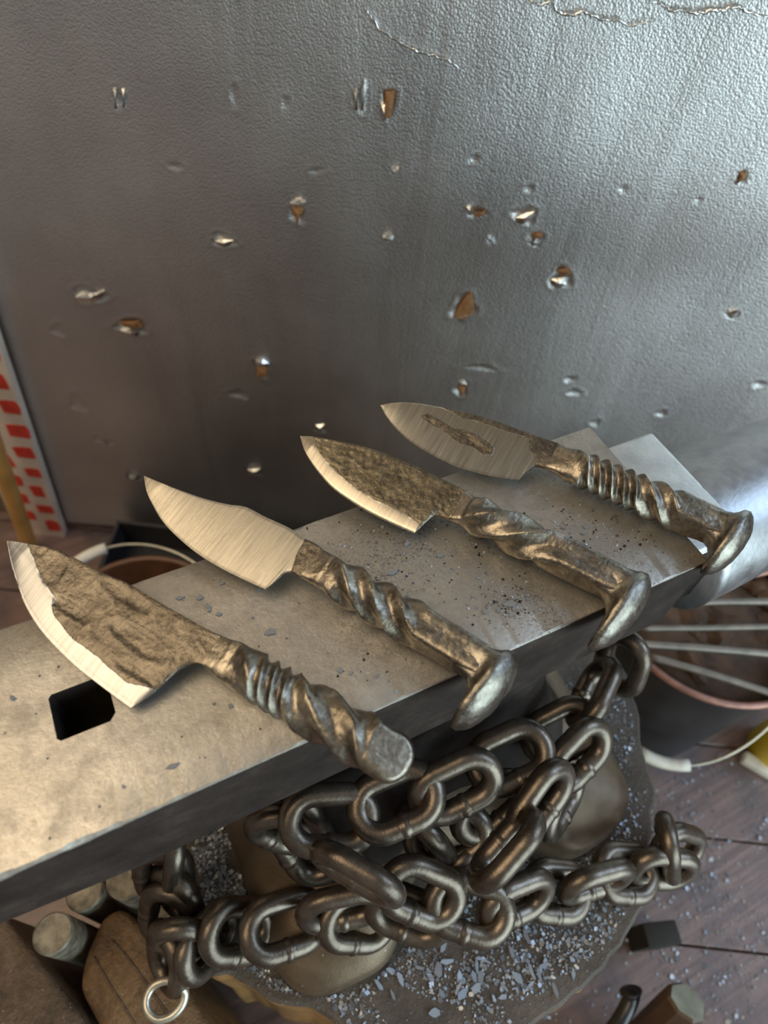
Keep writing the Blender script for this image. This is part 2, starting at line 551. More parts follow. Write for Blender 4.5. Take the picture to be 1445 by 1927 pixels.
# left edge leans a little
lean = (H-0.18-gz)*-0.10*np.clip((0.0-gs)/.47, 0, 1)
gs2 = gs+lean
off = 0.003*np.sin(gs*9+.8)*np.sin(gz*5+.3)+0.0008*np.sin(gs*23+gz*9)
off += 0.00028*np.sin((gs*.94-gz*.34)*75+2*np.sin(gz*7))*np.clip((gs+.05)*4, 0, 1)
for (x, y, rx, ry, dp) in DENTS:
    s, z = sheet_st(x, y)
    s2, _ = sheet_st(x+rx, y)
    _, z2 = sheet_st(x, y+ry)
    a, b = abs(s2-s)*.95, abs(z2-z)*.8
    q = np.sqrt(((gs2-s)/a)**2+((gz-z)/b)**2)
    ang = np.arctan2((gz-z)/b, (gs2-s)/a)
    q = q*(1+.18*np.sin(3*ang+x)+.1*np.sin(5*ang+y))
    off -= dp*.00055*np.clip(1-q, 0, 1)**.8 - .0004*np.exp(-((q-1.1)/.2)**2)
P = gs2[..., None]*ST + (SD-off)[..., None]*SN
P[..., 2] = gz
me = bpy.data.meshes.new('foil_sheet')
idx = np.arange(ns*nzz).reshape(nzz, ns)
quads = np.stack([idx[:-1, :-1], idx[:-1, 1:], idx[1:, 1:], idx[1:, :-1]], -1).reshape(-1, 4)
# thickness comes from a back skin joined along the border
me.vertices.add(ns*nzz)
me.vertices.foreach_set('co', P.reshape(-1).astype(np.float32))
me.loops.add(quads.size)
me.loops.foreach_set('vertex_index', quads.reshape(-1).astype(np.int32))
me.polygons.add(len(quads))
me.polygons.foreach_set('loop_start', np.arange(0, quads.size, 4, dtype=np.int32))
me.polygons.foreach_set('use_smooth', np.ones(len(quads), dtype=bool))
me.update(calc_edges=True)
uvl = me.uv_layers.new(name='UVMap')
uvs = np.stack([gs2.reshape(-1), gz.reshape(-1)], -1)[quads.reshape(-1)]
uvl.data.foreach_set('uv', uvs.reshape(-1).astype(np.float32))
me.materials.append(MSHEET)
sheet = link('metal_sheet', me)
tag(sheet, 'dented silver embossed foil sheet standing upright behind the anvil', 'metal sheet')

def flap(name, pts_px, mat, lift, parent, jag=.0006):
    """small torn piece: outline in pixels on the sheet, centre lifted, with thickness"""
    n = len(pts_px)
    front, back_ = [], []
    cxp = sum(p[0] for p in pts_px)/n
    cyp = sum(p[1] for p in pts_px)/n
    for p in pts_px:
        o_ = .0012+random.uniform(0, jag)
        front.append(psheet(p[0], p[1], o_))
        back_.append(psheet(p[0], p[1], -.006))
    c = psheet(cxp, cyp, lift)
    verts = front+back_+[c]
    faces = [(i, (i+1) % n, 2*n) for i in range(n)]+[(i, i+n, (i+1) % n+n, (i+1) % n) for i in range(n)]
    return mesh_obj(name, verts, faces, mat, parent, smooth=False)
def blob(cx, cy, rx, ry, n=9, j=.25, rot=0):
    out = []
    for k in range(n):
        a = 2*math.pi*k/n
        r = 1+random.uniform(-j, j)
        x, y = rx*r*math.cos(a), ry*r*math.sin(a)
        out.append((cx+x*math.cos(rot)-y*math.sin(rot), cy+x*math.sin(rot)+y*math.cos(rot)))
    return out
# brown torn spots
for pts, hl in [([(548, 388), (572, 388), (570, 400), (563, 410), (560, 428), (556, 410), (550, 402)], [(546, 382), (575, 380), (573, 389), (548, 390)]),
                ([(483, 690), (503, 690), (501, 706), (493, 712), (484, 706)], [(480, 680), (494, 675), (506, 684), (503, 691), (484, 691)]),
                ([(886, 546), (892, 570), (890, 590), (862, 598), (853, 600), (866, 572)], [(860, 600), (890, 592), (878, 608), (866, 607)]),
                ([(861, 728), (876, 726), (873, 745), (866, 748)], [(862, 718), (873, 715), (879, 724), (862, 728)]),
                ([(725, 172), (743, 170), (740, 195), (734, 222), (727, 224), (724, 200)], [(718, 200), (724, 196), (728, 226), (722, 230)]),
                ([(1391, 324), (1405, 324), (1402, 336), (1391, 344)], [(1385, 342), (1392, 342), (1390, 349), (1384, 349)]),
                ([(1045, 508), (1073, 503), (1074, 518), (1060, 522)], [(1036, 525), (1060, 522), (1066, 536), (1048, 544), (1037, 536)]),
                ([(225, 605), (262, 603), (270, 616), (252, 620), (232, 614)], [(226, 622), (246, 620), (262, 626), (258, 634), (236, 632)]),
                ([(1000, 440), (1020, 436), (1021, 448), (1006, 450)], [(993, 452), (1008, 450), (1014, 458), (1002, 464)]),
                ([(888, 398), (906, 402), (913, 394), (911, 406), (896, 410)], [(878, 390), (884, 388), (890, 402), (884, 406)])]:
    tbd = flap('torn_board', pts, MBOARD, .004, sheet)
    flap('foil_lip', hl, MFOIL, .006, tbd)
for pts in [[(142, 560), (166, 552), (196, 548), (190, 562), (170, 572), (148, 570)], [(404, 454), (420, 450), (440, 452), (432, 462), (422, 466), (408, 460)],
            [(970, 410), (990, 400), (1006, 398), (1000, 412), (984, 422), (972, 420)], [(666, 176), (672, 170), (674, 208), (668, 208)],
            [(686, 150), (690, 170), (684, 210), (678, 206), (680, 170)], [(212, 165), (219, 165), (221, 204), (215, 205)], [(228, 164), (235, 164), (236, 202), (230, 204)],
            [(242, 898), (258, 896), (260, 904), (244, 906)], [(466, 884), (490, 882), (488, 892), (470, 894)], [(594, 800), (610, 798), (606, 812), (598, 812)],
            [(720, 447), (736, 444), (738, 452), (726, 454)], [(736, 320), (748, 320), (746, 328), (738, 328)], [(1370, 594), (1390, 586), (1386, 596), (1374, 600)],
            [(918, 446), (926, 450), (932, 460), (922, 456)]]:
    flap('foil_lip', pts, MFOIL, .005, sheet)
# sharp creases in the foil, thin raised ridges
for pl_, wd in [([(686, 16), (700, 34), (715, 55), (738, 70), (760, 85), (785, 96), (810, 103), (830, 110), (845, 114), (858, 124), (872, 135)], .0011),
                ([(998, 3), (1020, 9), (1040, 5), (1048, 18), (1062, 25), (1085, 27), (1100, 22), (1120, 31), (1140, 38), (1165, 38), (1188, 48), (1210, 43), (1238, 40)], .0013),
                ([(1226, 5), (1245, 8), (1262, 19), (1290, 20), (1315, 25), (1340, 20), (1362, 18), (1385, 12), (1405, 20), (1425, 28), (1447, 31)], .0014)]:
    cv = catmull([psheet(x, y, .0012) for x, y in pl_], 60)
    cv = [c+ST*random.uniform(-.0006, .0006)+EZ*random.uniform(-.0008, .0008) for c in cv]
    rs = [wd*(.35+.65*math.sin(math.pi*min(1, max(.04, i/59))))*random.uniform(.7, 1.2) for i in range(60)]
    v_, f_ = tube(cv, wd, 6, rs=rs)
    mesh_obj('crease', v_, f_, MFOIL, sheet)

# ------------------------------------------------------------------ anvil
YN, YB = 0.1068, 0.2258
XE = 0.2904
STUMPZ = -0.30
anvil = empty('anvil', (0.14, 0.166, H+STUMPZ))
tag(anvil, 'big worn steel blacksmith anvil on the wooden stump, four knives on its face', 'anvil')
# body: cross-sections along X, chipped edges
rings = []
xs = np.unique(np.r_[np.linspace(-.24, -.10, 8), np.linspace(-.10, XE, 150)])
for x in xs:
    th = .074 if x > -.06 else .074-.026*min(1, (-.06-x)/.12)
    r = .0011
    ch = max(0, fbm((x, 0, 0), 60, 3, 1.3)-.30)*.003 + max(0, nz((x, 0, 0), 150, 5))*.0007
    if 0.045 < -(x+.02) < 0.055: ch += .0015
    ch2 = max(0, fbm((x, 3, 0), 50, 3, 2.3)-.25)*.003
    prof = [(YN, H-th), (YN, H-r-ch), (YN+.3*r, H-.35*r-ch*.8), (YN+r+ch*.7, H), (YN+.030, H), (YN+.06, H), (YB-.03, H), (YB-r-ch2, H), (YB-.3*r, H-.35*r-ch2*.7), (YB, H-r-ch2), (YB, H-th)]
    rings.append([V3((x, y, z)) for y, z in prof])
v_, f_ = loft(rings)
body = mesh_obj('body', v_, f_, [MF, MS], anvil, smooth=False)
bm = bmesh.new(); bm.from_mesh(body.data); bmesh.ops.recalc_face_normals(bm, faces=bm.faces)
# small bevel on the step end edge
bm.to_mesh(body.data); bm.free()
hx0, hx1, hy0, hy1 = -.0695, -.0422, .1548, .1795
bm = bmesh.new()
c4 = .0032
outl = [(hx0+c4*.5, hy0), (hx1-c4, hy0), (hx1, hy0+c4), (hx1, hy1-c4), (hx1-c4, hy1), (hx0+c4*.5, hy1), (hx0, hy1-c4*.5), (hx0, hy0+c4*.5)]
lo_ = [bm.verts.new((x, y, H-.12)) for x, y in outl]
hi_ = [bm.verts.new((x, y, H+.01)) for x, y in outl]
bm.faces.new(lo_[::-1]); bm.faces.new(hi_)
for i in range(8):
    bm.faces.new((lo_[i], lo_[(i+1) % 8], hi_[(i+1) % 8], hi_[i]))
bmesh.ops.recalc_face_normals(bm, faces=bm.faces)
cutter = bm_obj('cutter', bm, MS)
md = body.modifiers.new('hole', 'BOOLEAN')
md.operation = 'DIFFERENCE'; md.object = cutter; md.solver = 'EXACT'
dg = bpy.context.evaluated_depsgraph_get()
nm = bpy.data.meshes.new_from_object(body.evaluated_get(dg))
body.modifiers.clear()
body.data = nm
bpy.data.objects.remove(cutter, do_unlink=True)
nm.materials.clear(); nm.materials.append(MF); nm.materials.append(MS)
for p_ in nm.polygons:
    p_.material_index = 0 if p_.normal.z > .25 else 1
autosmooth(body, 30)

# step (table) beyond the end of the face
def rbox(name, x0, x1, y0, y1, z0, z1, mats, parent, bev, seg=3):
    bm = bmesh.new()
    vs_ = [bm.verts.new(p) for p in obox(V3(((x0+x1)/2, (y0+y1)/2, (z0+z1)/2)), V3((1, 0, 0)), V3((0, 1, 0)), EZ, (x1-x0)/2, (y1-y0)/2, (z1-z0)/2)]
    for f in BOXF: bm.faces.new([vs_[i] for i in f])
    bmesh.ops.recalc_face_normals(bm, faces=bm.faces)
    bmesh.ops.bevel(bm, geom=bm.edges[:], offset=bev, segments=seg, profile=.5, affect='EDGES')
    o = bm_obj(name, bm, mats, parent)
    for p_ in o.data.polygons:
        p_.material_index = 0 if p_.normal.z > .3 else 1
    autosmooth(o, 30)
    return o
MSTEP = simple('pale_step_steel', (.60, .61, .62), .38, .85, .15, 70, .25, 300, .0006)
rbox('step', XE-.01, .3605, YN+.016, YB-.0005, H-.105, H-.031, [MSTEP, MS], anvil, .004)
# horn
rings = []
for i in range(28):
    u = i/27
    x = .345+.28*u
    ry = .054*(1-u**2.2)**.6+.003
    rz = .052*(1-u**2.0)**.6+.003
    zc = H-.036-rz*.93+.020*u
    yc = .166
    rings.append([V3((x, yc+ry*math.cos(a), zc+rz*math.sin(a))) for a in np.linspace(0, 2*math.pi, 40, endpoint=False)])
v_, f_ = loft(rings)
MHORN = simple('polished_horn_steel', (.40, .41, .43), .40, .95, .2, 60, .25, 200, .0008)
mesh_obj('horn', v_, f_, MHORN, anvil)
# waist and spreading base as one polar loft
def base_outline(a, spread):
    """plan outline of the base with four feet (spread 1) shrinking to the waist block (spread 0)"""
    hx, hy = .164, .149
    c, s = math.cos(a), math.sin(a)
    n = 7
    r = 1/((abs(c)/hx)**n+(abs(s)/hy)**n)**(1/n)
    # concave flanks between the feet
    x, y = r*c, r*s
    kx = math.exp(-((x)/.066)**4)
    ky = math.exp(-((y)/.062)**4)
    if abs(s)/hy > abs(c)/hx: y *= 1-.34*kx
    else: x *= 1-.01*ky
    n2 = 5
    r0 = 1/((abs(c)/.100)**n2+(abs(s)/.044)**n2)**(1/n2)
    return (r0*c*(1-spread)+x*spread, r0*s*(1-spread)+y*spread)
levels = [(-.30, 1.0), (-.278, 1.0), (-.272, .988), (-.268, .965), (-.262, .90), (-.254, .78), (-.244, .62), (-.232, .46), (-.215, .30), (-.195, .17), (-.17, .07), (-.14, .01), (-.11, .01), (-.072, .08)]
rings = []
for z, sp in levels:
    rings.append([])
    for a in np.linspace(0, 2*math.pi, 160, endpoint=False):
        x, y = base_outline(a, sp)
        p = V3((.1425+x, .166+y, H+z))
        p = p+V3((x, y, 0))*.010*fbm(p, 20, 2, 4)+EZ*(.0018*fbm(p, 26, 3, 8) if -.29 < z < -.1 else 0)
        rings[-1].append(p)
v_, f_ = loft(rings[:8])
bs = mesh_obj('base', v_, f_, [MFOOT], anvil)
autosmooth(bs, 50)
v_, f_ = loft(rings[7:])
wa = mesh_obj('waist', v_, f_, [MS], anvil)  # darker than the base: shade behind the chain put into the waist colour
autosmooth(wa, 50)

# ------------------------------------------------------------------ stump
so = [(-.062, .20), (-.060, .165), (-.064, .10), (-.066, .074), (-.052, .066), (-.03, .036), (.0, .014), (.012, -.01), (.03, -.045), (.07, -.066), (.11, -.066), (.145, -.062),
      (.18, -.060), (.212, -.056), (.245, -.045), (.275, -.030), (.30, -.004), (.318, .016), (.335, .03), (.345, .06), (.375, .11), (.385, .16), (.375, .24), (.34, .32), (.28, .38), (.2, .41), (.1, .41), (.01, .37), (-.04, .29)]
so = [(x, y, 0) for x, y in so]
oc = catmull(so+[so[0]], 150)[:-1]
rings = []
for z, k in [(-H, 1.03), (-.55, 1.02), (-.45, 1.0), (-.36, 1.0), (-.312, 1.0), (STUMPZ-.003, .998), (STUMPZ, .985), (STUMPZ, .7), (STUMPZ, .3)]:
    R_ = []
    for p in oc:
        q = V3((.15+(p[0]-.15)*k, .16+(p[1]-.16)*k, H+z))
        if k > .9:
            q[:2] += .006*np.array([nz((p[0], p[1], 0), 60, 1), nz((p[0], p[1], 0), 60, 2)])*(1 if z < -.31 else .6)
        if z == STUMPZ and k < .9: q[2] += 0
        R_.append(q)
    rings.append(R_)
v_, f_ = loft(rings)
fm = [1 if max(f) >= 6*150 and min(f) >= 5*150 else 0 for f in f_]
stump = mesh_obj('tree_stump', v_, f_, [MBARK, MSTUMP], None, True, fm)
autosmooth(stump, 40)
tag(stump, 'thick sawn wooden stump strewn with mill scale, carrying the anvil', 'stump')

# ------------------------------------------------------------------ flakes
def flake_mesh(name, n, mat, thick=.0006):
    pts = []
    for k in range(n):
        a = 2*math.pi*(k+random.uniform(-.25, .25))/n
        r = random.uniform(.6, 1.1)
        pts.append((r*math.cos(a), r*math.sin(a)*random.uniform(.75, 1)))
    verts = [(x, y, 0) for x, y in pts]+[(x*.96, y*.96, 1.0) for x, y in pts]
    faces = [tuple(range(n-1, -1, -1)), tuple(range(n, 2*n))]+[(i, (i+1) % n, n+(i+1) % n, n+i) for i in range(n)]
    me = bpy.data.meshes.new(name)
    me.from_pydata(verts, [], faces)
    me.materials.append(mat)
    return me
FM = [flake_mesh('scale_flake', random.choice((5, 6, 7, 8)), MSCALE) for _ in range(8)]
FM2 = [flake_mesh('scale_flake', random.choice((5, 6, 7)), MSCALE2) for _ in range(8)]
def flake(mes, P, rx, ry, rz, thick, tilt=0.0, label=None, group=None, cat='scale flake'):
    o = bpy.data.objects.new('scale_flake', random.choice(mes))
    COL.objects.link(o)
    o.location = Vector(P)
    o.scale = (rx, ry, thick)
    o.rotation_euler = (random.uniform(-tilt, tilt), random.uniform(-tilt, tilt), rz)
    tag(o, label, cat, group)
    return o
FL = [(325, 1442, 14, 6), (510, 1190, 13, 9), (640, 1262, 8, 7), (739, 1078, 14, 6), (828, 1046, 9, 6), (765, 1024, 10, 6), (913, 1152, 9, 7), (937, 1150, 6, 5),
      (968, 1146, 8, 6), (963, 1160, 6, 3), (418, 1098, 6, 5), (339, 1126, 9, 5), (377, 1125, 8, 6), (392, 1142, 5, 8), (394, 1148, 5, 6), (412, 1157, 6, 5),
      (487, 1112, 5, 4), (25, 1314, 5, 8), (434, 1329, 5, 7), (402, 1325, 4, 4), (233, 1481, 3, 5), (960, 1138, 16, 8), (1060, 994, 7, 5), (1102, 992, 6, 7),
      (880, 1005, 6, 4), (620, 1098, 10, 3), (660, 1267, 6, 4), (710, 1272, 6, 3), (475, 1163, 4, 3), (1098, 1004, 8, 4)]
for (x, y, a, b) in FL:
    P = pz(x, y, 0.0)
    dpt = float((P-CAM)@fw)
    flake(FM, P+EZ*.0002, a*dpt/FPX, b*dpt/FPX*1.15, random.uniform(-.5, .9), .0007, .05,
          'small flake of blue-grey mill scale lying on the anvil face', 'flakes on the anvil face')
# -- fine scale lying on the face around the knives
CLUS = [(960, 1138, 28, 18, 4), (930, 1030, 90, 34, 4), (740, 1075, 75, 40, 4), (1090, 985, 70, 26, 3), (720, 985, 60, 26, 2), (700, 1262, 45, 20, .5), (1180, 1030, 50, 30, 2), (880, 1120, 70, 40, 2)]
def gen_face():
    c_ = random.choices(CLUS, [q[4] for q in CLUS])[0]
    P = pz(random.gauss(c_[0], c_[2]), random.gauss(c_[1], c_[3]), 0.0)
    if not (YN+.003 < P[1] < YB-.003 and -.1 < P[0] < XE-.003): return None
    return P
def later_face():
    scatter('face_scale', 1500, gen_face, .0002, .0009, [MSCALE, MSCALE2, MSTEELD], 'fine dark mill scale dust lying on the anvil face between the knives')
# -- on the stump
def on_base(x, y):
    a = math.atan2(y-.166, x-.1425)
    bx, by = base_outline(a, 1.0)
    return math.hypot(x-.1425, y-.166) < math.hypot(bx, by)+.002
def in_stump(x, y):
    n = len(oc); c = False
    for i in range(n):
        x1, y1 = oc[i][:2]; x2, y2 = oc[(i+1) % n][:2]
        x1, y1, x2, y2 = [.15+(x1-.15)*.96, .16+(y1-.16)*.96, .15+(x2-.15)*.96, .16+(y2-.16)*.96]
        if (y1 > y) != (y2 > y) and x < (x2-x1)*(y-y1)/(y2-y1)+x1: c = not c
    return c
cnt = 0
while cnt < 70:
    px, py = random.gauss(950, 110), random.gauss(1830, 55)
    P = pz(px, py, STUMPZ)
    if not in_stump(P[0], P[1]) or on_base(P[0], P[1]) or py > 1925: continue
    sz = random.uniform(.0022, .0070)
    flake(FM2 if random.random() < .75 else FM, P+EZ*random.uniform(.0003, .0025), sz, sz*random.uniform(.3, .75), random.uniform(0, 3), .0009, .3,
          'broad blue-grey scale flake lying on the stump beside the anvil foot', 'large flakes on the stump')
    cnt += 1
def scatter(name, count, gen, smin, smax, mats, label):
    verts, faces, fmat = [], [], []
    k = 0
    for _ in range(count*6):
        if k >= count: break
        P = gen()
        if P is None: continue
        k += 1
        s = random.uniform(smin, smax)*random.choice((.5, .7, 1, 1.3))
        n = random.choice((4, 5))
        rz = random.uniform(0, 6.28)
        tx, ty = random.uniform(-.5, .5), random.uniform(-.5, .5)
        asp = random.uniform(.35, 1)
        b = len(verts)
        mi = random.randrange(len(mats))
        for zz in (0, 1):
            for j in range(n):
                a = 2*math.pi*j/n
                x, y = s*math.cos(a)*(1 if j % 2 else .75), s*asp*math.sin(a)
                xr, yr = x*math.cos(rz)-y*math.sin(rz), x*math.sin(rz)+y*math.cos(rz)
                verts.append((P[0]+xr, P[1]+yr, P[2]+xr*tx+yr*ty+zz*s*.3+s*.25))
        faces.append(tuple(b+n+j for j in range(n))); fmat.append(mi)
        for j in range(n):
            faces.append((b+j, b+(j+1) % n, b+n+(j+1) % n, b+n+j)); fmat.append(mi)
    o = mesh_obj(name, verts, faces, mats, None, False, fmat)
    tag(o, label, 'mill scale', kind='stuff')
    return o
later_face()
def gen_stump():
    if random.random() < .35:
        x, y = random.uniform(-.06, 0.0), random.uniform(.03, .18)
    elif random.random() < .12:
        x, y = random.uniform(.29, .36), random.uniform(-.02, .15)
    else:
        x, y = random.uniform(-.02, .29), random.uniform(-.065, .06)
    if not in_stump(x, y) or on_base(x, y): return None
    if nz((x, y, 0), 28, 3) < -.22: return None
    return V3((x, y, H+STUMPZ))
scatter('scale_dust', 5200, gen_stump, .0006, .0021, [MSCALE, MSCALE2, MSCALE3], 'loose fine mill scale covering the stump top around the anvil feet')
def gen_floor():
    x, y = random.uniform(.15, .75), random.uniform(-.35, .05)
    if nz((x, y, 0), 11, 9) < .02 and random.random() < .8: return None
    if in_stump(x, y): return None
    return V3((x, y, 0))
scatter('floor_scale', 2800, gen_floor, .0009, .0028, [MSCALE2, MSCALE3], 'fine mill scale scattered on the reddish floor boards')

# ------------------------------------------------------------------ chain
CL, CW, CR = .0665, .0460, .0075
def link_mesh():
    hs = (CL-CW)/2
    rc = CW/2-CR
    pts = []
    for a in np.linspace(-math.pi/2, math.pi/2, 14):
        pts.append(V3((hs+rc*math.cos(a), rc*math.sin(a), 0)))
    for x in np.linspace(hs, -hs, 7)[1:-1]:
        pts.append(V3((x, rc, 0)))
    for a in np.linspace(math.pi/2, 3*math.pi/2, 14):
        pts.append(V3((-hs+rc*math.cos(a), rc*math.sin(a), 0)))
    nweld = 17
    rs = [CR]*len(pts)
    for x in np.linspace(-hs, hs, nweld)[1:-1]:
        pts.append(V3((x, -rc, 0)))
        rs.append(CR*(1.09 if abs(x) < hs*.18 else .985 if abs(x) < hs*.34 else 1.0))
    v, f = tube(pts, CR, 14, True, rs)
    me = bpy.data.meshes.new('link')
    me.from_pydata([tuple(p) for p in v], [], f)
    me.polygons.foreach_set('use_smooth', [True]*len(me.polygons))
    me.materials.append(MCHAIN)
    return me
LM = link_mesh()
chain = empty('chain', pz(880, 1600, -.22))
tag(chain, 'heavy steel chain wrapped around the waist of the anvil', 'chain')
LINKS = [  # outer tips in pixels, height of the centre, roll (0 = open side seen), tilt sign
    ((1187, 1192), (1152, 1302), -.178, 20, 1), ((1148, 1236), (1084, 1372), -.172, 62, -1), ((980, 1417), (1132, 1336), -.185, 18, 1),
    ((880, 1463), (1040, 1388), -.150, 5, 1), ((770, 1522), (946, 1438), -.135, 35, 1), ((655, 1545), (836, 1470), -.135, 5, 1),
    ((524, 1548), (719, 1538), -.140, 15, 1), ((486, 1535), (592, 1590), -.175, 55, 1), ((548, 1480), (592, 1560), -.165, 75, 1),
    ((1032, 1480), (1144, 1362), -.175, 50, 1), ((1024, 1568), (1092, 1452), -.205, 74, 1), ((964, 1582), (1070, 1432), -.160, 62, 1),
    ((1020, 1520), (886, 1674), -.150, 68, 1), ((854, 1577), (990, 1462), -.185, 45, 1), ((757, 1592), (931, 1553), -.200, 22, 1),
    ((778, 1540), (826, 1600), -.195, 80, 1), ((838, 1652), (956, 1600), -.225, 60, 1),
    ((546, 1542), (618, 1655), -.205, 25, 1), ((580, 1590), (765, 1698), -.145, 80, 1), ((718, 1648), (870, 1712), -.185, 25, 1),
    ((800, 1682), (966, 1735), -.200, 15, 1), ((902, 1724), (1042, 1666), -.215, 58, 1), ((983, 1672), (1110, 1684), -.245, 10, 1),
    ((1052, 1679), (1190, 1640), -.240, 74, 1), ((1120, 1640), (1234, 1646), -.262, 5, 1), ((1185, 1630), (1304, 1640), -.262, 55, 1),
    ((1255, 1560), (1258, 1632), -.262, 82, 1), ((1240, 1588), (1309, 1606), -.278, 30, 1),
    ((331, 1560), (322, 1652), -.235, 86, 1), ((302, 1596), (316, 1692), -.25, 20, 1), ((318, 1640), (352, 1728), -.262, 62, 1), ((322, 1676), (311, 1772), -.268, 22, 1),
    ((306, 1744), (400, 1795), -.258, 62, 1), ((320, 1765), (312, 1842), -.272, 55, 1), ((344, 1818), (442, 1722), -.262, 40, 1), ((381, 1752), (516, 1752), -.252, 15, 1),
    ((454, 1768), (616, 1714), -.240, 8, 1), ((550, 1728), (738, 1690), -.222, 62, 1), ((600, 1730), (748, 1735), -.245, 25, 1), ((688, 1690), (852, 1752), -.222, 45, 1),
]
def place_link(a, b, z, roll, sg, me=LM):
    m = ((a[0]+b[0])/2, (a[1]+b[1])/2)
    Pc = pz(m[0], m[1], z)
    w_ = unit(Pc-CAM)
    d = float((Pc-CAM)@fw)
    ir = rt*(b[0]-a[0])-up*(b[1]-a[1])
    ir = unit(ir-w_*np.dot(ir, w_))
    n_ = math.hypot(b[0]-a[0], b[1]-a[1])
    full = CL*FPX/d
    e = math.acos(min(1, n_/full))*sg if n_ < full else 0.0
    u = unit(ir*math.cos(e)+w_*math.sin(e))
    nn = unit(-w_-u*np.dot(-w_, u))
    vv = np.cross(nn, u)
    r = math.radians(roll)
    v2 = vv*math.cos(r)+nn*math.sin(r)
    n2 = np.cross(u, v2)
    o = bpy.data.objects.new('link', me)
    COL.objects.link(o)
    o.parent = chain
    Mx = Matrix(((u[0], v2[0], n2[0], Pc[0]), (u[1], v2[1], n2[1], Pc[1]), (u[2], v2[2], n2[2], Pc[2]), (0, 0, 0, 1)))
    o.matrix_parent_inverse = Matrix.Translation(-chain.location)
    o.matrix_basis = Mx
    return o
for L_ in LINKS: place_link(*L_)

# wire hook hanging on the chain end
hk = [pz(x, y, z) for x, y, z in [(372, 1826, -.268), (352, 1842, -.272), (330, 1846, -.275), (308, 1846, -.278), (288, 1856, -.28), (276, 1878, -.282), (278, 1902, -.283), (296, 1918, -.284), (322, 1912, -.284), (342, 1892, -.282), (348, 1868, -.279), (338, 1856, -.274)]]
v_, f_ = tube(catmull(hk, 70), .0030, 10)
o = mesh_obj('wire_hook', v_, f_, MWIRE)
tag(o, 'pale bent wire hook with a round eye hanging at the end of the chain', 'hook')

# ------------------------------------------------------------------ knives
def poly_inside(x, y, poly):
    c = False
    n = len(poly)
    for i in range(n):
        x1, y1 = poly[i]; x2, y2 = poly[(i+1) % n]
        if (y1 > y) != (y2 > y) and x < (x2-x1)*(y-y1)/(y2-y1)+x1: c = not c
    return c
def seg_dist(x, y, pl_, closed=False):
    P = np.array(pl_, float)
    if closed: P = np.r_[P, P[:1]]
    A, B = P[:-1], P[1:]
    d = B-A
    t = np.clip((((x-A[:, 0])*d[:, 0]+(y-A[:, 1])*d[:, 1])/(d**2).sum(1)), 0, 1)
    q = A+d*t[:, None]
    return float(np.sqrt(((q-[x, y])**2).sum(1)).min())

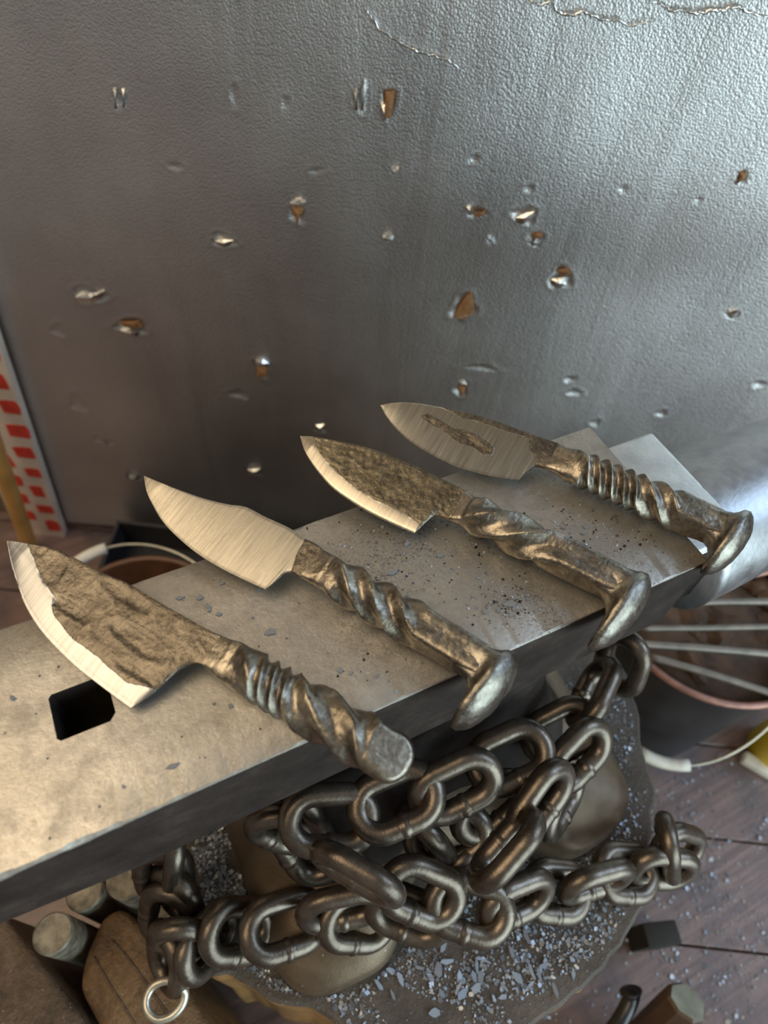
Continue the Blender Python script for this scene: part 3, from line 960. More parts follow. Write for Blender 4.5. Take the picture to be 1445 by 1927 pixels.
def knife(K):
    zc = K['zc']
    A0 = pz(*K['a0'], zc)
    A1 = pz(*K['a1'], K.get('zc1', zc))
    u = unit(A0-A1)                                   # towards the tip
    hl = pz(*K['heel'], zc)
    v = (hl-A0); v = v-u*np.dot(v, u); v[2] = 0; v = unit(v)      # towards the edge
    rho = math.radians(K['roll'])
    nrm = unit(EZ*math.cos(rho)+v*math.sin(rho))
    nrm = unit(nrm-u*np.dot(nrm, u))
    vb = unit(np.cross(nrm, u)); vb = vb if np.dot(vb, v) > 0 else -vb
    root = empty('spike_knife', pz(*K['a0'], 0))
    tag(root, K['label'], 'knife')
    # --- blade
    un = lambda q: pplane(q[0], q[1], A0, nrm)
    to2 = lambda P: np.array([np.dot(P-A0, u), np.dot(P-A0, vb)])
    sp = arclen_resample(catmull([to2(un(q)) for q in K['spine']], 300), 400)
    e1 = arclen_resample(catmull([to2(un(q)) for q in K['edge']], 300), 140)
    e2 = arclen_resample(catmull([to2(un(q)) for q in K['notch']], 120), 50)
    heel2 = e1[-1]
    un_ = max(sp[-1, 0], e2[-1, 0])
    def trim(c):
        k_ = int(np.argmax(c[:, 0] < un_)) if (c[:, 0] < un_).any() else len(c)-1
        if k_ == 0: k_ = len(c)-1
        t_ = (c[k_-1, 0]-un_)/max(1e-9, c[k_-1, 0]-c[k_, 0])
        return np.r_[c[:k_], [c[k_-1]*(1-t_)+c[k_]*t_]]
    sp = arclen_resample(trim(sp), 400)
    e2 = arclen_resample(trim(e2), 50)
    ih = int(np.argmin(np.abs(sp[:, 0]-heel2[0]+ .002)))
    s1 = arclen_resample(sp[:ih+1], 140)
    s2 = arclen_resample(sp[ih:], 50)
    S_ = np.r_[s1, s2[1:]]
    E_ = np.r_[e1, e2[1:]]
    NU, NV = len(S_), 44
    T0 = K['t0']
    top, bot, uvs, gr = [], [], [], []
    bevp = K.get('bevel')
    for i in range(NU):
        frac = i/(NU-1)
        tipk = min(1, (i/18.0))**.7
        inheel = max(0, (i-139)/50)
        for j in range(NV):
            tv = j/(NV-1)
            tv = 1-(1-tv)**1.25
            q = S_[i]*(1-tv)+E_[i]*tv
            P = A0+u*q[0]+vb*q[1]
            x, y = proj(P)
            g = K['ground'](x, y, tv, i)
            # half thickness
            if bevp is not None:
                vbv = np.interp(frac, bevp[0], bevp[1])
                th = T0*(1-.22*tv/vbv) if tv < vbv else T0*.78*(1-((tv-vbv)/(1-vbv))**1.35)
            else:
                th = T0*(1-tv**1.6)
            if inheel > 0:
                w_ = inheel**.6
                th = th*(1-w_)+T0*max(.55, 1-.4*tv**4)*w_
            if tv > .955 and inheel <= 0: th *= max(0, (1-tv)/.045)**.9
            th = max(th*tipk, .00012 if j else .0004)
            if j == 0: th *= .82
            rel = 0
            if g < .6:
                amp = K.get('dent', .00035)*min(1, (.6-g)*4)*min(1, tv*8)
                rel = amp*min(1, (NU-1-i)/8)*(.45*fbm((q[0]*.45, q[1]*1.5, 0), 110, 3, K['seed'])+.5*fbm((q[0], q[1], 0), 300, 3, K['seed']+4))
                for (dx, dy, la, lb, dep, an) in K.get('marks', []):
                    ca, sa = math.cos(an), math.sin(an)
                    X, Y = (x-dx)*ca+(y-dy)*sa, -(x-dx)*sa+(y-dy)*ca
                    rr = (abs(X)/la)**3+(abs(Y)/lb)**3
                    rel -= .7*dep*math.exp(-rr**1.5)
                    rel += dep*.26*math.exp(-((rr-1.6)/.6)**2)
            top.append(P+nrm*(th+rel))
            bot.append(P-nrm*th)
            uvs.append((q[0], q[1]))
            gr.append(g)
    n0 = NU*NV
    verts = top+bot
    faces = []
    I = lambda i, j, b=0: b*n0+i*NV+j
    for i in range(NU-1):
        for j in range(NV-1):
            faces.append((I(i, j), I(i, j+1), I(i+1, j+1), I(i+1, j)))
            faces.append((I(i, j, 1), I(i+1, j, 1), I(i+1, j+1, 1), I(i, j+1, 1)))
        faces.append((I(i, 0), I(i+1, 0), I(i+1, 0, 1), I(i, 0, 1)))
        faces.append((I(i, NV-1), I(i, NV-1, 1), I(i+1, NV-1, 1), I(i+1, NV-1)))
    for j in range(NV-1):
        faces.append((I(NU-1, j), I(NU-1, j+1), I(NU-1, j+1, 1), I(NU-1, j, 1)))
        faces.append((I(0, j), I(0, j, 1), I(0, j+1, 1), I(0, j+1)))
    bl = mesh_obj('blade', verts, faces, K['bmat'], root)
    at = bl.data.attributes.new('ground', 'FLOAT', 'POINT')
    at.data.foreach_set('value', np.array(gr+gr, dtype=np.float32))
    ul = bl.data.uv_layers.new(name='UVMap')
    vi = np.zeros(len(bl.data.loops), dtype=np.int32)
    bl.data.loops.foreach_get('vertex_index', vi)
    ul.data.foreach_set('uv', np.array(uvs+uvs, dtype=np.float32)[vi].reshape(-1))
    bm = bmesh.new(); bm.from_mesh(bl.data); bmesh.ops.recalc_face_normals(bm, faces=bm.faces); bm.to_mesh(bl.data); bm.free()
    autosmooth(bl, 48)
    # --- handle: lofted twisted bar from the neck (slightly inside the blade) to the head
    neck_t = sp[-1]; neck_b = e2[-1]
    nmid = (neck_t+neck_b)/2
    nhw = np.linalg.norm(neck_t-neck_b)/2
    Lh = np.linalg.norm(A1-A0)
    N, SG = 210, 64
    nodes = np.array(K['nodes'])     # s, turns, half width v (mm), half thickness n (mm), concavity, squareness exponent
    rings = []
    c0 = A0+vb*nmid[1]+u*nmid[0]
    for i in range(N):
        s = i/(N-1)
        cen = c0*(1-s)+A1*s
        bl_ = max(0, 1-s/.25)
        cen = c0+(A1-c0)*s
        tr = np.interp(s, nodes[:, 0], nodes[:, 1])*2*math.pi*K['dir']
        a = np.interp(s, nodes[:, 0], nodes[:, 2])*.001
        b = np.interp(s, nodes[:, 0], nodes[:, 3])*.001
        cc = np.interp(s, nodes[:, 0], nodes[:, 4])
        ex = np.interp(s, nodes[:, 0], nodes[:, 5])
        if s < .10: a = nhw*(1-s/.10)+a*s/.10
        if s < .08: b = (T0*.97)*(1-s/.08)+b*s/.08
        if s < .06: ex = 9*(1-s/.06)+ex*s/.06
        ring = []
        for k in range(SG):
            ph = 2*math.pi*k/SG
            c, sn = math.cos(ph), math.sin(ph)
            r = 1/((abs(c)/a)**ex+(abs(sn)/b)**ex)**(1/ex)
            # concave flanks: pull in between the corners (corners at 45 degrees)
            r *= 1-cc*(abs(math.cos(2*ph))**1.2)
            x, y = r*c, r*sn
            X = x*math.cos(tr)-y*math.sin(tr)
            Y = x*math.sin(tr)+y*math.cos(tr)
            P = cen+vb*X+nrm*Y
            rough = K.get('hrough', .00035)
            dsp = rough*(fbm(P, 130, 3, K['seed']+7)+.4*fbm(P, 420, 2, K['seed']+11))
            P = P+(vb*X+nrm*Y)/max(r, 1e-5)*dsp
            ring.append(P)
        rings.append(ring)
    if K['head'] is None:
        # blunt rounded end with a ground facet
        last = rings[-1]
        cen = A1
        for q in range(1, 9):
            t = q/8
            rr = math.cos(t*math.pi/2*.96)
            rings.append([cen-u*(.010*math.sin(t*math.pi/2))+(p-cen)*rr for p in last])
        fp, fn = K['facet']
        fnn = unit(vb*fn[0]+nrm*fn[1]-u*fn[2])
        for r_ in rings[int(N*.8):]:
            for k in range(SG):
                d = np.dot(r_[k]-(A1), fnn)-fp
                if d > 0: r_[k] = r_[k]-fnn*d+fnn*.00015*fbm(r_[k], 260, 3, 5)
    v_, f_ = loft(rings)
    bl['label'] = K['blabel']
    hd = mesh_obj('handle', v_, f_, MFORGE, root)
    autosmooth(hd, 60)
    # --- spike head
    if K['head'] is not None:
        h_ = K['head']
        ps = math.radians(h_['psi'])          # direction of the overhanging lip in the section plane: 0 = edge side, -90 = down
        e1_ = vb*math.cos(ps)+nrm*math.sin(ps)
        e2_ = -vb*math.sin(ps)+nrm*math.cos(ps)
        ax = -u
        # (distance along the axis, shift along lip, half size along lip, half size across, exponent)
        tilt = h_.get('tilt', 0.0)
        LA, WB = h_['la'], h_['wb']          # half length along the lip, half width across
        SH = h_['sh']
        sec = []
        for (d, k, ex) in [(-.010, 0, 6), (-.0060, .015, 5), (-.0025, .07, 4), (.0005, .17, 3.2), (.0030, .34, 2.7), (.0048, .60, 2.3), (.0058, .84, 2.1), (.0064, .95, 2.0), (.0072, 1.0, 1.95), (.0096, 1.0, 1.95),
                           (.0104, .965, 1.95), (.0124, .90, 2.0), (.0146, .78, 2.0), (.0163, .60, 2.0), (.0174, .40, 2.0), (.0180, .20, 2), (.0182, .05, 2)]:
            if d < .0070: sec.append((d, SH*k, .0086*(1-k)+LA*k, .0086*(1-k)+WB*k, ex))
            else: sec.append((d, SH, LA*k, WB*k, ex))
        sc = h_.get('scale', 1.0)
        rings = []
        for (d, sh, a, b, ex) in sec:
            a, b, sh = a*sc*h_.get('long', 1.0), b*sc*h_.get('wide', 1.0), sh*sc
            ring = []
            for k in range(56):
                ph = 2*math.pi*k/56
                c, sn = math.cos(ph), math.sin(ph)
                r = 1/((abs(c)/a)**ex+(abs(sn)/b)**ex)**(1/ex)
                X, Y = r*c+sh, r*sn+h_['dn']*min(1, sh/SH)
                P = A1+ax*(d*sc+(h_['tilt']*X-.10*Y)*max(0, min(1, (d+.004)/.010)))+e1_*X+e2_*Y
                P = P+unit(e1_*X+e2_*Y+1e-9*ax)*.0009*fbm(P, 120, 3, K['seed']+21)+ax*.0006*fbm(P, 150, 3, K['seed']+29)
                if P[2] < H+.0006 and P[1] > YN-.0008 and P[0] < XE+.0008:      # rests on the face edge instead of sinking in
                    if P[1]-YN < H-P[2]: P[1] = YN-.0008
                    else: P[2] = H+.0006
                ring.append(P)
            rings.append(ring)
        v_, f_ = loft(rings)
        hh = mesh_obj('head', v_, f_, MHEAD, root)
        autosmooth(hh, 55)
    return root

def z2(pts, ox, oy, s): return [(ox+x/s, oy+y/s) for x, y in pts]
def sgn_poly(x, y, poly, soft):
    d = seg_dist(x, y, poly, True)
    return .5+(.5 if poly_inside(x, y, poly) else -.5)*min(1, d/soft)

# knife 1: broad scaly blade, flat heel, cut-off round end
B1 = [(52, 1023), (66, 1052), (76, 1080), (90, 1104), (107, 1128), (100, 1140), (103, 1158), (138, 1204), (165, 1222), (187, 1239), (212, 1262), (242, 1286), (287, 1296), (300, 1300), (240, 1350), (150, 1290), (60, 1180), (0, 1000)]
def g1(x, y, tv, i): return sgn_poly(x, y, B1, 9)
K1 = dict(zc=.013, zc1=.013, a0=(415, 1230), a1=(735, 1424), heel=(245.7, 1332), roll=9, seed=1.0, t0=.0020, dent=.0004,
          spine=[(13, 1018), (52, 1023.5), (100, 1033), (138, 1050), (202, 1083), (242, 1100), (298, 1133), (346, 1161), (396, 1188.6), (418, 1198)],
          edge=[(13, 1018), (21, 1059), (34.6, 1107), (55, 1152), (86.5, 1197), (138, 1249), (190, 1290.7), (245.7, 1332)],
          notch=[(245.7, 1332), (273, 1315), (304.5, 1290.7), (332, 1266), (363, 1248), (384, 1251), (412, 1262)],
          bevel=([0, .1, .3, .5, .72, 1], [.25, .45, .66, .74, .80, .8]), ground=g1,
          marks=[(135, 1148, 40, 13, .0011, .55), (240, 1125, 52, 13, .0010, .58), (262, 1208, 58, 18, .0013, .6), (262, 1270, 50, 9, .0010, .55), (100, 1075, 22, 30, .0005, .4)],
          bmat=mat_blade('scaly_blade_steel', (.46, .46, .47), 1.0, .2), dir=-1, head=None, facet=(.0072, (-.02, .93, .30)),
          nodes=[(0, 0, 9.5, 3.2, 0, 3), (.12, .02, 10.5, 4.5, .02, 3.2), (.2, .10, 11, 8.5, .10, 3.2), (.26, .18, 11, 10.5, .14, 2.9), (.46, .95, 11, 11, .14, 2.9), (.54, 1.08, 11.5, 11.5, .16, 3.3), (.80, 1.34, 11.8, 11.2, .14, 3.3), (.9, 1.52, 12, 12, .08, 3), (1, 1.56, 11.8, 11.8, .02, 2.6)],
          blabel='dark pitted blade with a bright ground edge', label='knife with a broad dark scaly blade and a twisted handle without a flared head')
# knife 2: clip-point brushed blade
B2 = [(577, 1012), (560, 1045), (547, 1078), (505, 1130), (250, 1100), (240, 860), (560, 980)]
def g2(x, y, tv, i): return sgn_poly(x, y, B2, 7)
K2 = dict(zc=.0136, a0=(592, 1066), a1=(905, 1250), heel=(499, 1108.6), roll=7, seed=2.0, t0=.0021,
          spine=[(270.8, 895.5), (305, 911.5), (347, 928), (388.4, 942), (430, 952), (463, 957), (499, 975), (546, 997), (571, 1015), (590.5, 1023.6), (606, 1034)],
          edge=[(270.8, 895.5), (276, 925), (289, 953), (308, 983.5), (338.6, 1015), (374.6, 1044), (416, 1069), (457.6, 1090), (499, 1108.6)],
          notch=[(499, 1108.6), (516, 1095.6), (532, 1080), (549, 1076), (563, 1084.5), (582, 1097)],
          ground=g2, bmat=mat_blade('brushed_blade_steel', (.66, .61, .52), 6.0, .33), dir=-1,
          nodes=[(0, 0, 9, 3.4, 0, 3), (.10, .02, 10, 5, .02, 3), (.18, .08, 10.8, 9.5, .18, 3.6), (.58, .66, 10.8, 10.8, .24, 3.6), (.66, .74, 10, 10, .12, 4), (.74, .75, 9.2, 9.2, .03, 6), (1, .75, 8.6, 8.6, 0, 7)],
          head=dict(psi=-13, la=.0240, wb=.0180, dn=-.003, sh=.0100, tilt=-.16), blabel='bright brushed clip-point blade', label='knife with a brushed bright clip-point blade and a loosely twisted spike handle')
# knife 3: dark blade with a bright ground edge
B3 = [(590, 823), (601, 853), (613, 868), (630, 885), (650, 905), (671, 921), (690, 932), (707.4, 943), (730, 953), (756, 965), (787, 986), (800, 1000), (780, 1030), (560, 900), (540, 810)]
def g3(x, y, tv, i): return sgn_poly(x, y, B3, 6)
K3 = dict(zc=.0136, a0=(858, 955), a1=(1163, 1100), heel=(779, 1004), roll=9, seed=3.0, t0=.0020, dent=.0005,
          spine=[(564.5, 821), (591, 824), (647, 835), (695, 846), (744, 864), (792, 885), (840.6, 908), (862.5, 918.7), (875, 925)],
          edge=[(564.5, 821), (574, 851), (593.6, 882), (622.7, 916), (659, 943), (695, 964.7), (739, 986.5), (779, 1004)],
          notch=[(779, 1004), (794.6, 990), (806.7, 979), (820, 971), (840.6, 976), (856, 988)],
          bevel=([0, .1, .3, .5, .72, 1], [.3, .5, .68, .74, .78, .8]), ground=g3, bmat=mat_blade('dark_blade_steel', (.60, .55, .47), .6, .2, (.09, .078, .06), (.32, .28, .205)), dir=1,
          nodes=[(0, 0, 9, 3.4, 0, 3), (.06, .02, 10, 5, .02, 3), (.14, .06, 11, 9.5, .16, 3.6), (.56, .46, 11, 11, .24, 3.6), (.68, .5, 10, 10, .12, 4), (.76, .5, 9.2, 9.2, .02, 6), (1, .5, 8.6, 8.6, 0, 7)],
          head=dict(psi=-11, la=.0265, wb=.0185, dn=-.003, sh=.0130, tilt=-.19), blabel='dark forged blade with a bright edge', label='knife with a dark forged blade, bright ground edge and a smooth wide-twist spike handle')
# knife 4: ground blade with a dark patch
PATCH = z2([(365, 183), (420, 168), (520, 220), (620, 280), (700, 288), (800, 325), (865, 378), (925, 425), (905, 472), (830, 468), (780, 425), (680, 392), (610, 355), (570, 312), (470, 262), (400, 218)], 700, 740, 4.014)
SPDARK = z2([(480, 105), (620, 165), (680, 205), (800, 225), (900, 262), (1000, 300), (1120, 330), (1180, 360), (1180, 420), (1230, 500), (1225, 552), (1300, 620), (1500, 500), (1400, 350), (1000, 200), (600, 100)], 700, 740, 4.014)
def g4(x, y, tv, i): return min(1-sgn_poly(x, y, PATCH, 5), 1-sgn_poly(x, y, SPDARK, 5))
K4 = dict(zc=.0136, a0=(1042, 861), a1=(1350, 994), heel=(976.5, 903), roll=9, seed=4.0, t0=.0021, dent=.0003,
          spine=[(715.7, 763), (745, 760), (787, 762), (824.6, 768.6), (874, 778.6), (924, 792), (974, 810), (1024, 828), (1050, 837)],
          edge=[(715.7, 763), (727.4, 785), (745, 807), (770, 829.7), (804.6, 852), (849.5, 874.5), (899, 889.5), (936.7, 898), (976.5, 903)],
          notch=[(976.5, 903), (986.5, 892), (999, 882), (1009, 877.5), (1028, 882), (1038, 886)],
          ground=g4, bmat=mat_blade('ground_blade_steel', (.60, .57, .51), .8, .22, (.10, .085, .07), (.30, .26, .21)), dir=-1,
          nodes=[(0, 0, 9, 3.4, 0, 3), (.12, .02, 11, 5.5, .02, 3), (.20, .12, 11, 10, .14, 3.2), (.54, 1.30, 10.8, 10.8, .19, 3.2), (.66, 1.52, 11, 11, .16, 3.4), (.76, 1.72, 10, 10, .06, 5), (1, 1.75, 8.8, 8.8, 0, 7)],
          head=dict(psi=-11, la=.0228, wb=.0170, dn=-.002, sh=.0055, tilt=-.20), blabel='ground blade with a dark patch', label='knife with a dark leaf-shaped patch on its ground blade and a tightly ringed twist handle')
for K in (K1, K2, K3, K4): knife(K)

# ------------------------------------------------------------------ things beside the stump, left
def cyl(name, P0, P1, r, mat, parent=None, seg=28, bev=.0015):
    P0, P1 = V3(P0), V3(P1)
    ax = unit(P1-P0)
    a = V3((1, 0, 0)) if abs(ax[0]) < .9 else V3((0, 1, 0))
    e1_ = unit(np.cross(ax, a)); e2_ = np.cross(ax, e1_)
    Lc = np.linalg.norm(P1-P0)
    rings = []
    for d, rr in [(0, r-bev), (bev, r), (Lc*.5, r), (Lc-bev*.8, r), (Lc, r-bev), (Lc-.0002, r-bev*1.6), (Lc-.0004, r*.4)]:
        rings.append([P0+ax*d+rr*(math.cos(t)*e1_+math.sin(t)*e2_) for t in np.linspace(0, 2*math.pi, seg, endpoint=False)])
    v, f = loft(rings)
    o = mesh_obj(name, v, f, mat, parent)
    autosmooth(o, 40)
    return o
for (x, y, zt, r, lean, lab) in [(99, 1756, -.300, .0148, (.0, .0), 'round steel bar end standing beside the grooved rusty block'),
                                (158, 1678, -.330, .0150, (.0, .0), 'round steel bar end half hidden between two other bars under the heel'),
                                (238, 1652, -.300, .0160, (.006, .0), 'thick round steel bar standing next to the hanging chain'),
                                (303, 1722, -.345, .0120, (.0, .0), 'short dark steel bar standing behind the hanging chain')]:
    P = pz(x, y, zt)
    o = cyl('steel_bar', (P[0]+lean[0], P[1]+lean[1], 0.0), P, r, MBAR)
    tag(o, lab, 'steel bar', 'steel bars beside the stump')
# grooved rusty block
def block(name, corners_px, zt, zb, mat, label, cat, bev=.006, grooves=()):
    P = [pz(x, y, zt) for x, y in corners_px]
    bm = bmesh.new()
    tv = [bm.verts.new(Vector(p)) for p in P]
    bv = [bm.verts.new(Vector((p[0], p[1], H+zb))) for p in P]
    bm.faces.new(tv); bm.faces.new(bv[::-1])
    n = len(P)
    for i in range(n): bm.faces.new((tv[i], bv[i], bv[(i+1) % n], tv[(i+1) % n]))
    bmesh.ops.recalc_face_normals(bm, faces=bm.faces)
    bmesh.ops.bevel(bm, geom=bm.edges[:], offset=bev, segments=3, profile=.5, affect='EDGES')
    if grooves:
        root = empty(name, (P[0][0], P[0][1], H+zb))
        o = bm_obj('body', bm, mat, root); autosmooth(o, 40)
        for g in grooves:
            cv = [pz(x, y, zt+.0004) for x, y in g]
            v_, f_ = tube(catmull(cv, 24), .0009, 6)
            mesh_obj('groove', v_, f_, MRUST2, root)
        tag(root, label, cat)
        return root
    o = bm_obj(name, bm, mat); autosmooth(o, 40)
    tag(o, label, cat)
    return o
block('rusty_block', [(190, 1724), (228, 1706), (262, 1740), (420, 1960), (420, 2010), (225, 2010), (146, 1860), (158, 1800)], -.335, -H+.0, MRUST,
      'rusty brown steel block with two long grooves standing by the stump', 'steel block', .008,
      [[(212, 1770), (250, 1815), (310, 1900), (350, 1970)], [(176, 1800), (205, 1850), (246, 1915), (292, 1990)]])
block('rusty_plate', [(-60, 1700), (8, 1722), (150, 1905), (190, 2010), (-60, 2010)], -.325, -H+.0, MRUST2,
      'dark rusty steel block with pale specks beyond the bar ends', 'steel block', .006)

# ------------------------------------------------------------------ buckets
def bucket(name, c, r, zt, zb, mats, label, bail_dir, bail_drop, grip_mat, rim_mat):
    root = empty(name, (c[0], c[1], H+zb))
    tag(root, label, 'bucket')
    rb = r*.82
    th = .0025
    prof = [(rb*.3, zb+.001), (rb, zb+.001), (r*.9, (zt+zb)/2), (r, zt), (r-th, zt), (r*.9-th, (zt+zb)/2), (rb-th, zb+.006), (rb*.3, zb+.006)]
    rings = [[V3((c[0]+rr*math.cos(a), c[1]+rr*math.sin(a), H+z)) for a in np.linspace(0, 2*math.pi, 64, endpoint=False)] for rr, z in prof]
    v, f = loft(rings)
    o = mesh_obj('shell', v, f, mats, root); autosmooth(o, 35)
    pts = [V3((c[0]+(r+.001)*math.cos(a), c[1]+(r+.001)*math.sin(a), H+zt)) for a in np.linspace(0, 2*math.pi, 72, endpoint=False)]
    v, f = tube(pts, .0042, 8, True)
    mesh_obj('rim', v, f, rim_mat, root)
    # bail: half circle hanging to one side
    bd = V3((math.cos(bail_dir), math.sin(bail_dir), 0)); sd = V3((-bd[1], bd[0], 0))
    cc = V3((c[0], c[1], H+zt-.012))
    bl = []
    for a in np.linspace(0, math.pi, 41):
        q = cc+sd*(r+.008)*math.cos(a)+bd*(r+.014)*math.sin(a)*1.05-EZ*bail_drop*math.sin(a)
        bl.append(q)
    v, f = tube(bl, .0019, 8)
    wh = mesh_obj('wire_handle', v, f, MWIRE, root)
    mid = bl[17:24]
    v, f = tube(mid, .0075, 12)
    mesh_obj('grip', v, f, grip_mat, wh)
    return root
RBZ = -.36
cR = V3((.569, .174, 0))
bk = bucket('bucket', cR, .1235, RBZ, FLOORZ, MBLACK, 'black bucket full of rods beside the stump, reddish rim and wire handle', math.radians(229), .135, MGRIP, MRODR)
# rods lying in the bucket, ends resting on the rim
def rod(a, b, za, zb, r, mat, label):
    A, B = pz(*a, za), pz(*b, zb)
    v, f = tube(catmull([A, A*.66+B*.34+EZ*random.uniform(-.003, .003), A*.33+B*.67+EZ*random.uniform(-.003, .003), B], 24), r, 10)
    o = mesh_obj('metal_rod', v, f, mat)
    tag(o, label, 'rod', 'rods in the bucket')
rod((1215, 1140), (1560, 1125), RBZ+.012, RBZ+.030, .0042, MROD, 'straight grey steel rod across the bucket, closest to the horn')
rod((1205, 1183), (1560, 1178), RBZ+.008, RBZ+.016, .0038, MROD, 'slightly wavy grey rod lying across the bucket')
rod((1200, 1212), (1560, 1240), RBZ+.008, RBZ+.010, .0046, MROD, 'dark grey rod lying across the middle of the bucket')
rod((1225, 1236), (1560, 1338), RBZ+.008, RBZ+.008, .0042, MROD, 'straw-coloured rod resting along the reddish bucket rim')
rod((1300, 1110), (1560, 1050), RBZ+.02, RBZ+.055, .0040, MRODR, 'rusty rod sticking up from the bucket behind the horn')
# scrap lumps in the bucket
for k in range(26):
    a, rr = random.uniform(0, 6.28), .105*math.sqrt(random.random())
    P = V3((cR[0]+rr*math.cos(a), cR[1]+rr*math.sin(a), H+RBZ-.03-random.uniform(0, .012)))
    bm = bmesh.new()
    bmesh.ops.create_icosphere(bm, subdivisions=2, radius=1)
    sx, sy, sz = random.uniform(.012, .03), random.uniform(.008, .018), random.uniform(.006, .012)
    rm = Matrix.Rotation(random.uniform(0, 6.28), 3, 'Z') @ Matrix.Rotation(random.uniform(-.5, .5), 3, 'X')
    for vv in bm.verts:
        q = vv.co*(1+.35*mnoise.noise(vv.co*1.6+Vector((k*3.3, 0, 0))))
        vv.co = rm @ Vector((q.x*sx, q.y*sy, q.z*sz))+Vector(P)
    o = bm_obj('scrap_lump', bm, MCOKE)
    tag(o, 'rough brown lump of scrap lying under the rods in the bucket', 'scrap', 'scrap lumps in the bucket')
mesh_obj('scrap_fill', *loft([[V3((cR[0]+r_*math.cos(a), cR[1]+r_*math.sin(a), H+z)) for a in np.linspace(0, 2*math.pi, 40, endpoint=False)] for r_, z in ((.092, FLOORZ+.01), (.108, RBZ-.05), (.115, RBZ-.038), (.05, RBZ-.034))]), MCOKE, bk)
# pail behind the anvil
LBZ = -.47
cL = V3((-.0535, .475, 0))
bucket('bucket', cL, .1085, LBZ, FLOORZ, MBROWNP, 'brown bucket standing on the floor behind the heel of the anvil', math.radians(105), -.03, MGRIP, MBROWNP)

# black tub added to darken the lit floor between sheet and brown bucket
tb = empty('dark_filler_tub', ST*-.22+SN*(SD-.075))
tag(tb, 'low black tub added to darken the floor in front of the foil sheet', 'tub')
tc = ST*-.22+SN*(SD-.072)
for nm_, dx, dy, hx_, hy_, hz_, zc_ in (('tub_floor', 0, 0, .19, .055, .003, .004), ('tub_wall', 0, .053, .19, .003, .03, .034), ('tub_wall', 0, -.053, .19, .003, .03, .034),
                                    ('tub_wall', .187, 0, .003, .050, .03, .034), ('tub_wall', -.187, 0, .003, .050, .03, .034)):
    box_obj(nm_, tc+ST*dx+SN*dy+EZ*zc_, ST, SN, EZ, hx_, hy_, hz_, MBLACK, tb, .001, 1)
# yellow container and white tag at the far right
c = pz(1475, 1395, -.58)
prof = [(.030, 0), (.034, .004), (.034, .07), (.030, .085), (.016, .095), (.016, .11), (.001, .11)]
rings = [[V3((c[0]+r_*math.cos(a), c[1]+r_*math.sin(a), z)) for a in np.linspace(0, 2*math.pi, 32, endpoint=False)] for r_, z in prof]
v_, f_ = loft(rings)
o = mesh_obj('yellow_bottle', v_, f_, MYELLOW); autosmooth(o, 45)
tag(o, 'yellow plastic bottle standing on the floor past the bucket', 'bottle')
c = pz(1428, 1442, FLOORZ+.008)
o = box_obj('white_block', c, unit(V3((.5, -.85, 0))), unit(V3((.85, .5, 0))), EZ, .024, .0085, .008, MGRIP, None, .004, 3)
tag(o, 'small rounded white plastic piece on the floor beside the yellow bottle', 'plastic piece')

# ------------------------------------------------------------------ left of the sheet: checked strip and pole
P0 = psheet(-2, 580, .006); 
def strip_pt(s, z, off=.006): return sheet_pt(s, z, off)
st_root = empty('checked_board', strip_pt(-.52, 0.0))
tag(st_root, 'white board with staggered red squares standing at the edge of the foil sheet', 'board')
def strip_edge(z): return -.462-(H-.18-z)*.11
rings = []
for z in np.linspace(0.0, H-.02, 30):
    e = strip_edge(z)
    w_ = .078
    rings.append([strip_pt(e, z, .006), strip_pt(e-w_, z, .006), strip_pt(e-w_, z, .018), strip_pt(e, z, .018)])
v_, f_ = loft(rings)
o = mesh_obj('board', v_, f_, MSTRIP, st_root); autosmooth(o, 30)
k = 0
z = .03
while z < H-.04:
    for col_, dz in ((.016, 0.0), (.052, .022)):
        zz = z+dz
        e = strip_edge(zz)-col_+random.uniform(-.004, .004)
        if random.random() < .06: continue
        hw, hh = .0115*random.uniform(.8, 1.25), .0115*random.uniform(.75, 1.2)
        pts = []
        for a, b in ((-1, -1), (1, -1), (1.1, .2), (1, 1), (0, 1.15), (-1, .9)):
            pts.append(strip_pt(e+a*hw*random.uniform(.85, 1.1), zz+b*hh*random.uniform(.85, 1.1), .0186))
        n = len(pts)
        mesh_obj('red_square', pts+[p+SN*.001 for p in pts], [tuple(range(n))]+[(i, (i+1) % n, n+(i+1) % n, n+i) for i in range(n)], MRED, st_root, False)
    z += .044
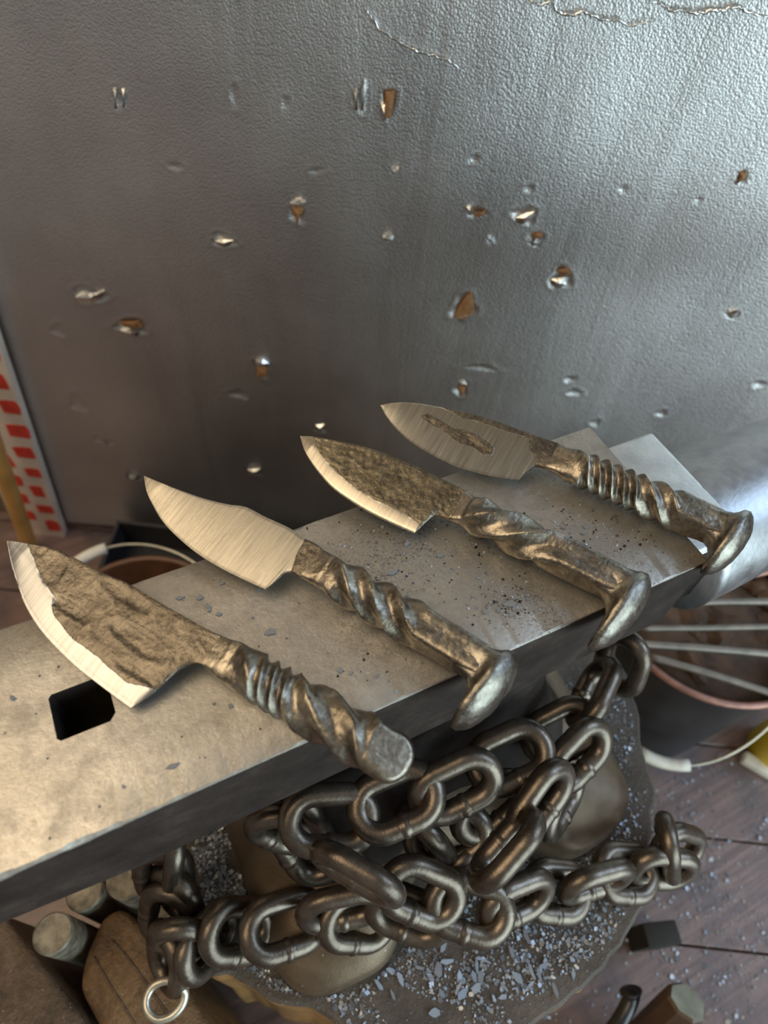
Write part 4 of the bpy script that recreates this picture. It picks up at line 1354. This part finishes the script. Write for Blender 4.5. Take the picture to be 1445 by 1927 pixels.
A = pz(-40, 760, -.22); B = pz(62, 1030, -.60)
A, B = psheet(-60, 700, .05), psheet(62, 1045, .05)
B = A+(B-A)*(A[2]/(A[2]-B[2]))
v_, f_ = tube([A*(1-t)+B*t for t in np.linspace(0, 1, 12)], .0115, 14)
o = mesh_obj('wooden_pole', v_, f_, MORANGE); autosmooth(o, 50)
tag(o, 'orange-brown wooden pole leaning in front of the checked board', 'pole')

# ------------------------------------------------------------------ lower right: handle, punch, block on the floor
E1 = pz(1294, 1884, -.49)
E0 = pz(1190, 1975, -.606)
dirh = unit(E0-E1)
LH = float(np.linalg.norm(E0-E1))
s_ = unit(np.cross(dirh, EZ)); t_ = np.cross(s_, dirh)
hm = empty('hammer_handle', (E0[0], E0[1], 0.0))
tag(hm, 'thick brown wooden handle with a grey-green eight-sided end on the floor boards', 'handle')
rings = []
for d, k in [(0, .86), (.003, 1.0), (.03, 1.0), (LH*.6, .96), (LH, .9)]:
    rings.append([E1+dirh*d+k*.0185*(1.12*math.cos(a)*s_+.95*math.sin(a)*t_) for a in np.linspace(math.pi/8, 2*math.pi+math.pi/8, 8, endpoint=False)])
v_, f_ = loft(rings)
fm = [0]*len(f_)
fm[-2] = 1
mesh_obj('shaft', v_, f_, [MHANDLE, MGREY], hm, False, fm)
# steel punch with a ball end
pp = [pz(x, y, z) for x, y, z in [(1186, 1860, -.535), (1187, 1880, -.54), (1168, 1918, -.55), (1120, 1990, -.58), (1075, 2070, -.61)]]
v_, f_ = tube(catmull(pp, 40), .008, 14, rs=[.0085+.0035*math.exp(-((i-3)/3.0)**2) if i > 1 else .004+.004*i for i in range(40)])
o = mesh_obj('steel_punch', v_, f_, MSTEELD)
tag(o, 'dark round-headed steel punch lying beside the brown handle', 'punch')
c = pz(1228, 1762, -.59)
o = box_obj('wood_block', (c[0], c[1], .03), unit(V3((.8, -.3, 0))), unit(V3((.3, .8, 0))), EZ, .020, .012, .03, MGAP, None, .002)
tag(o, 'small dark brown block on the floor against the stump', 'wood block')
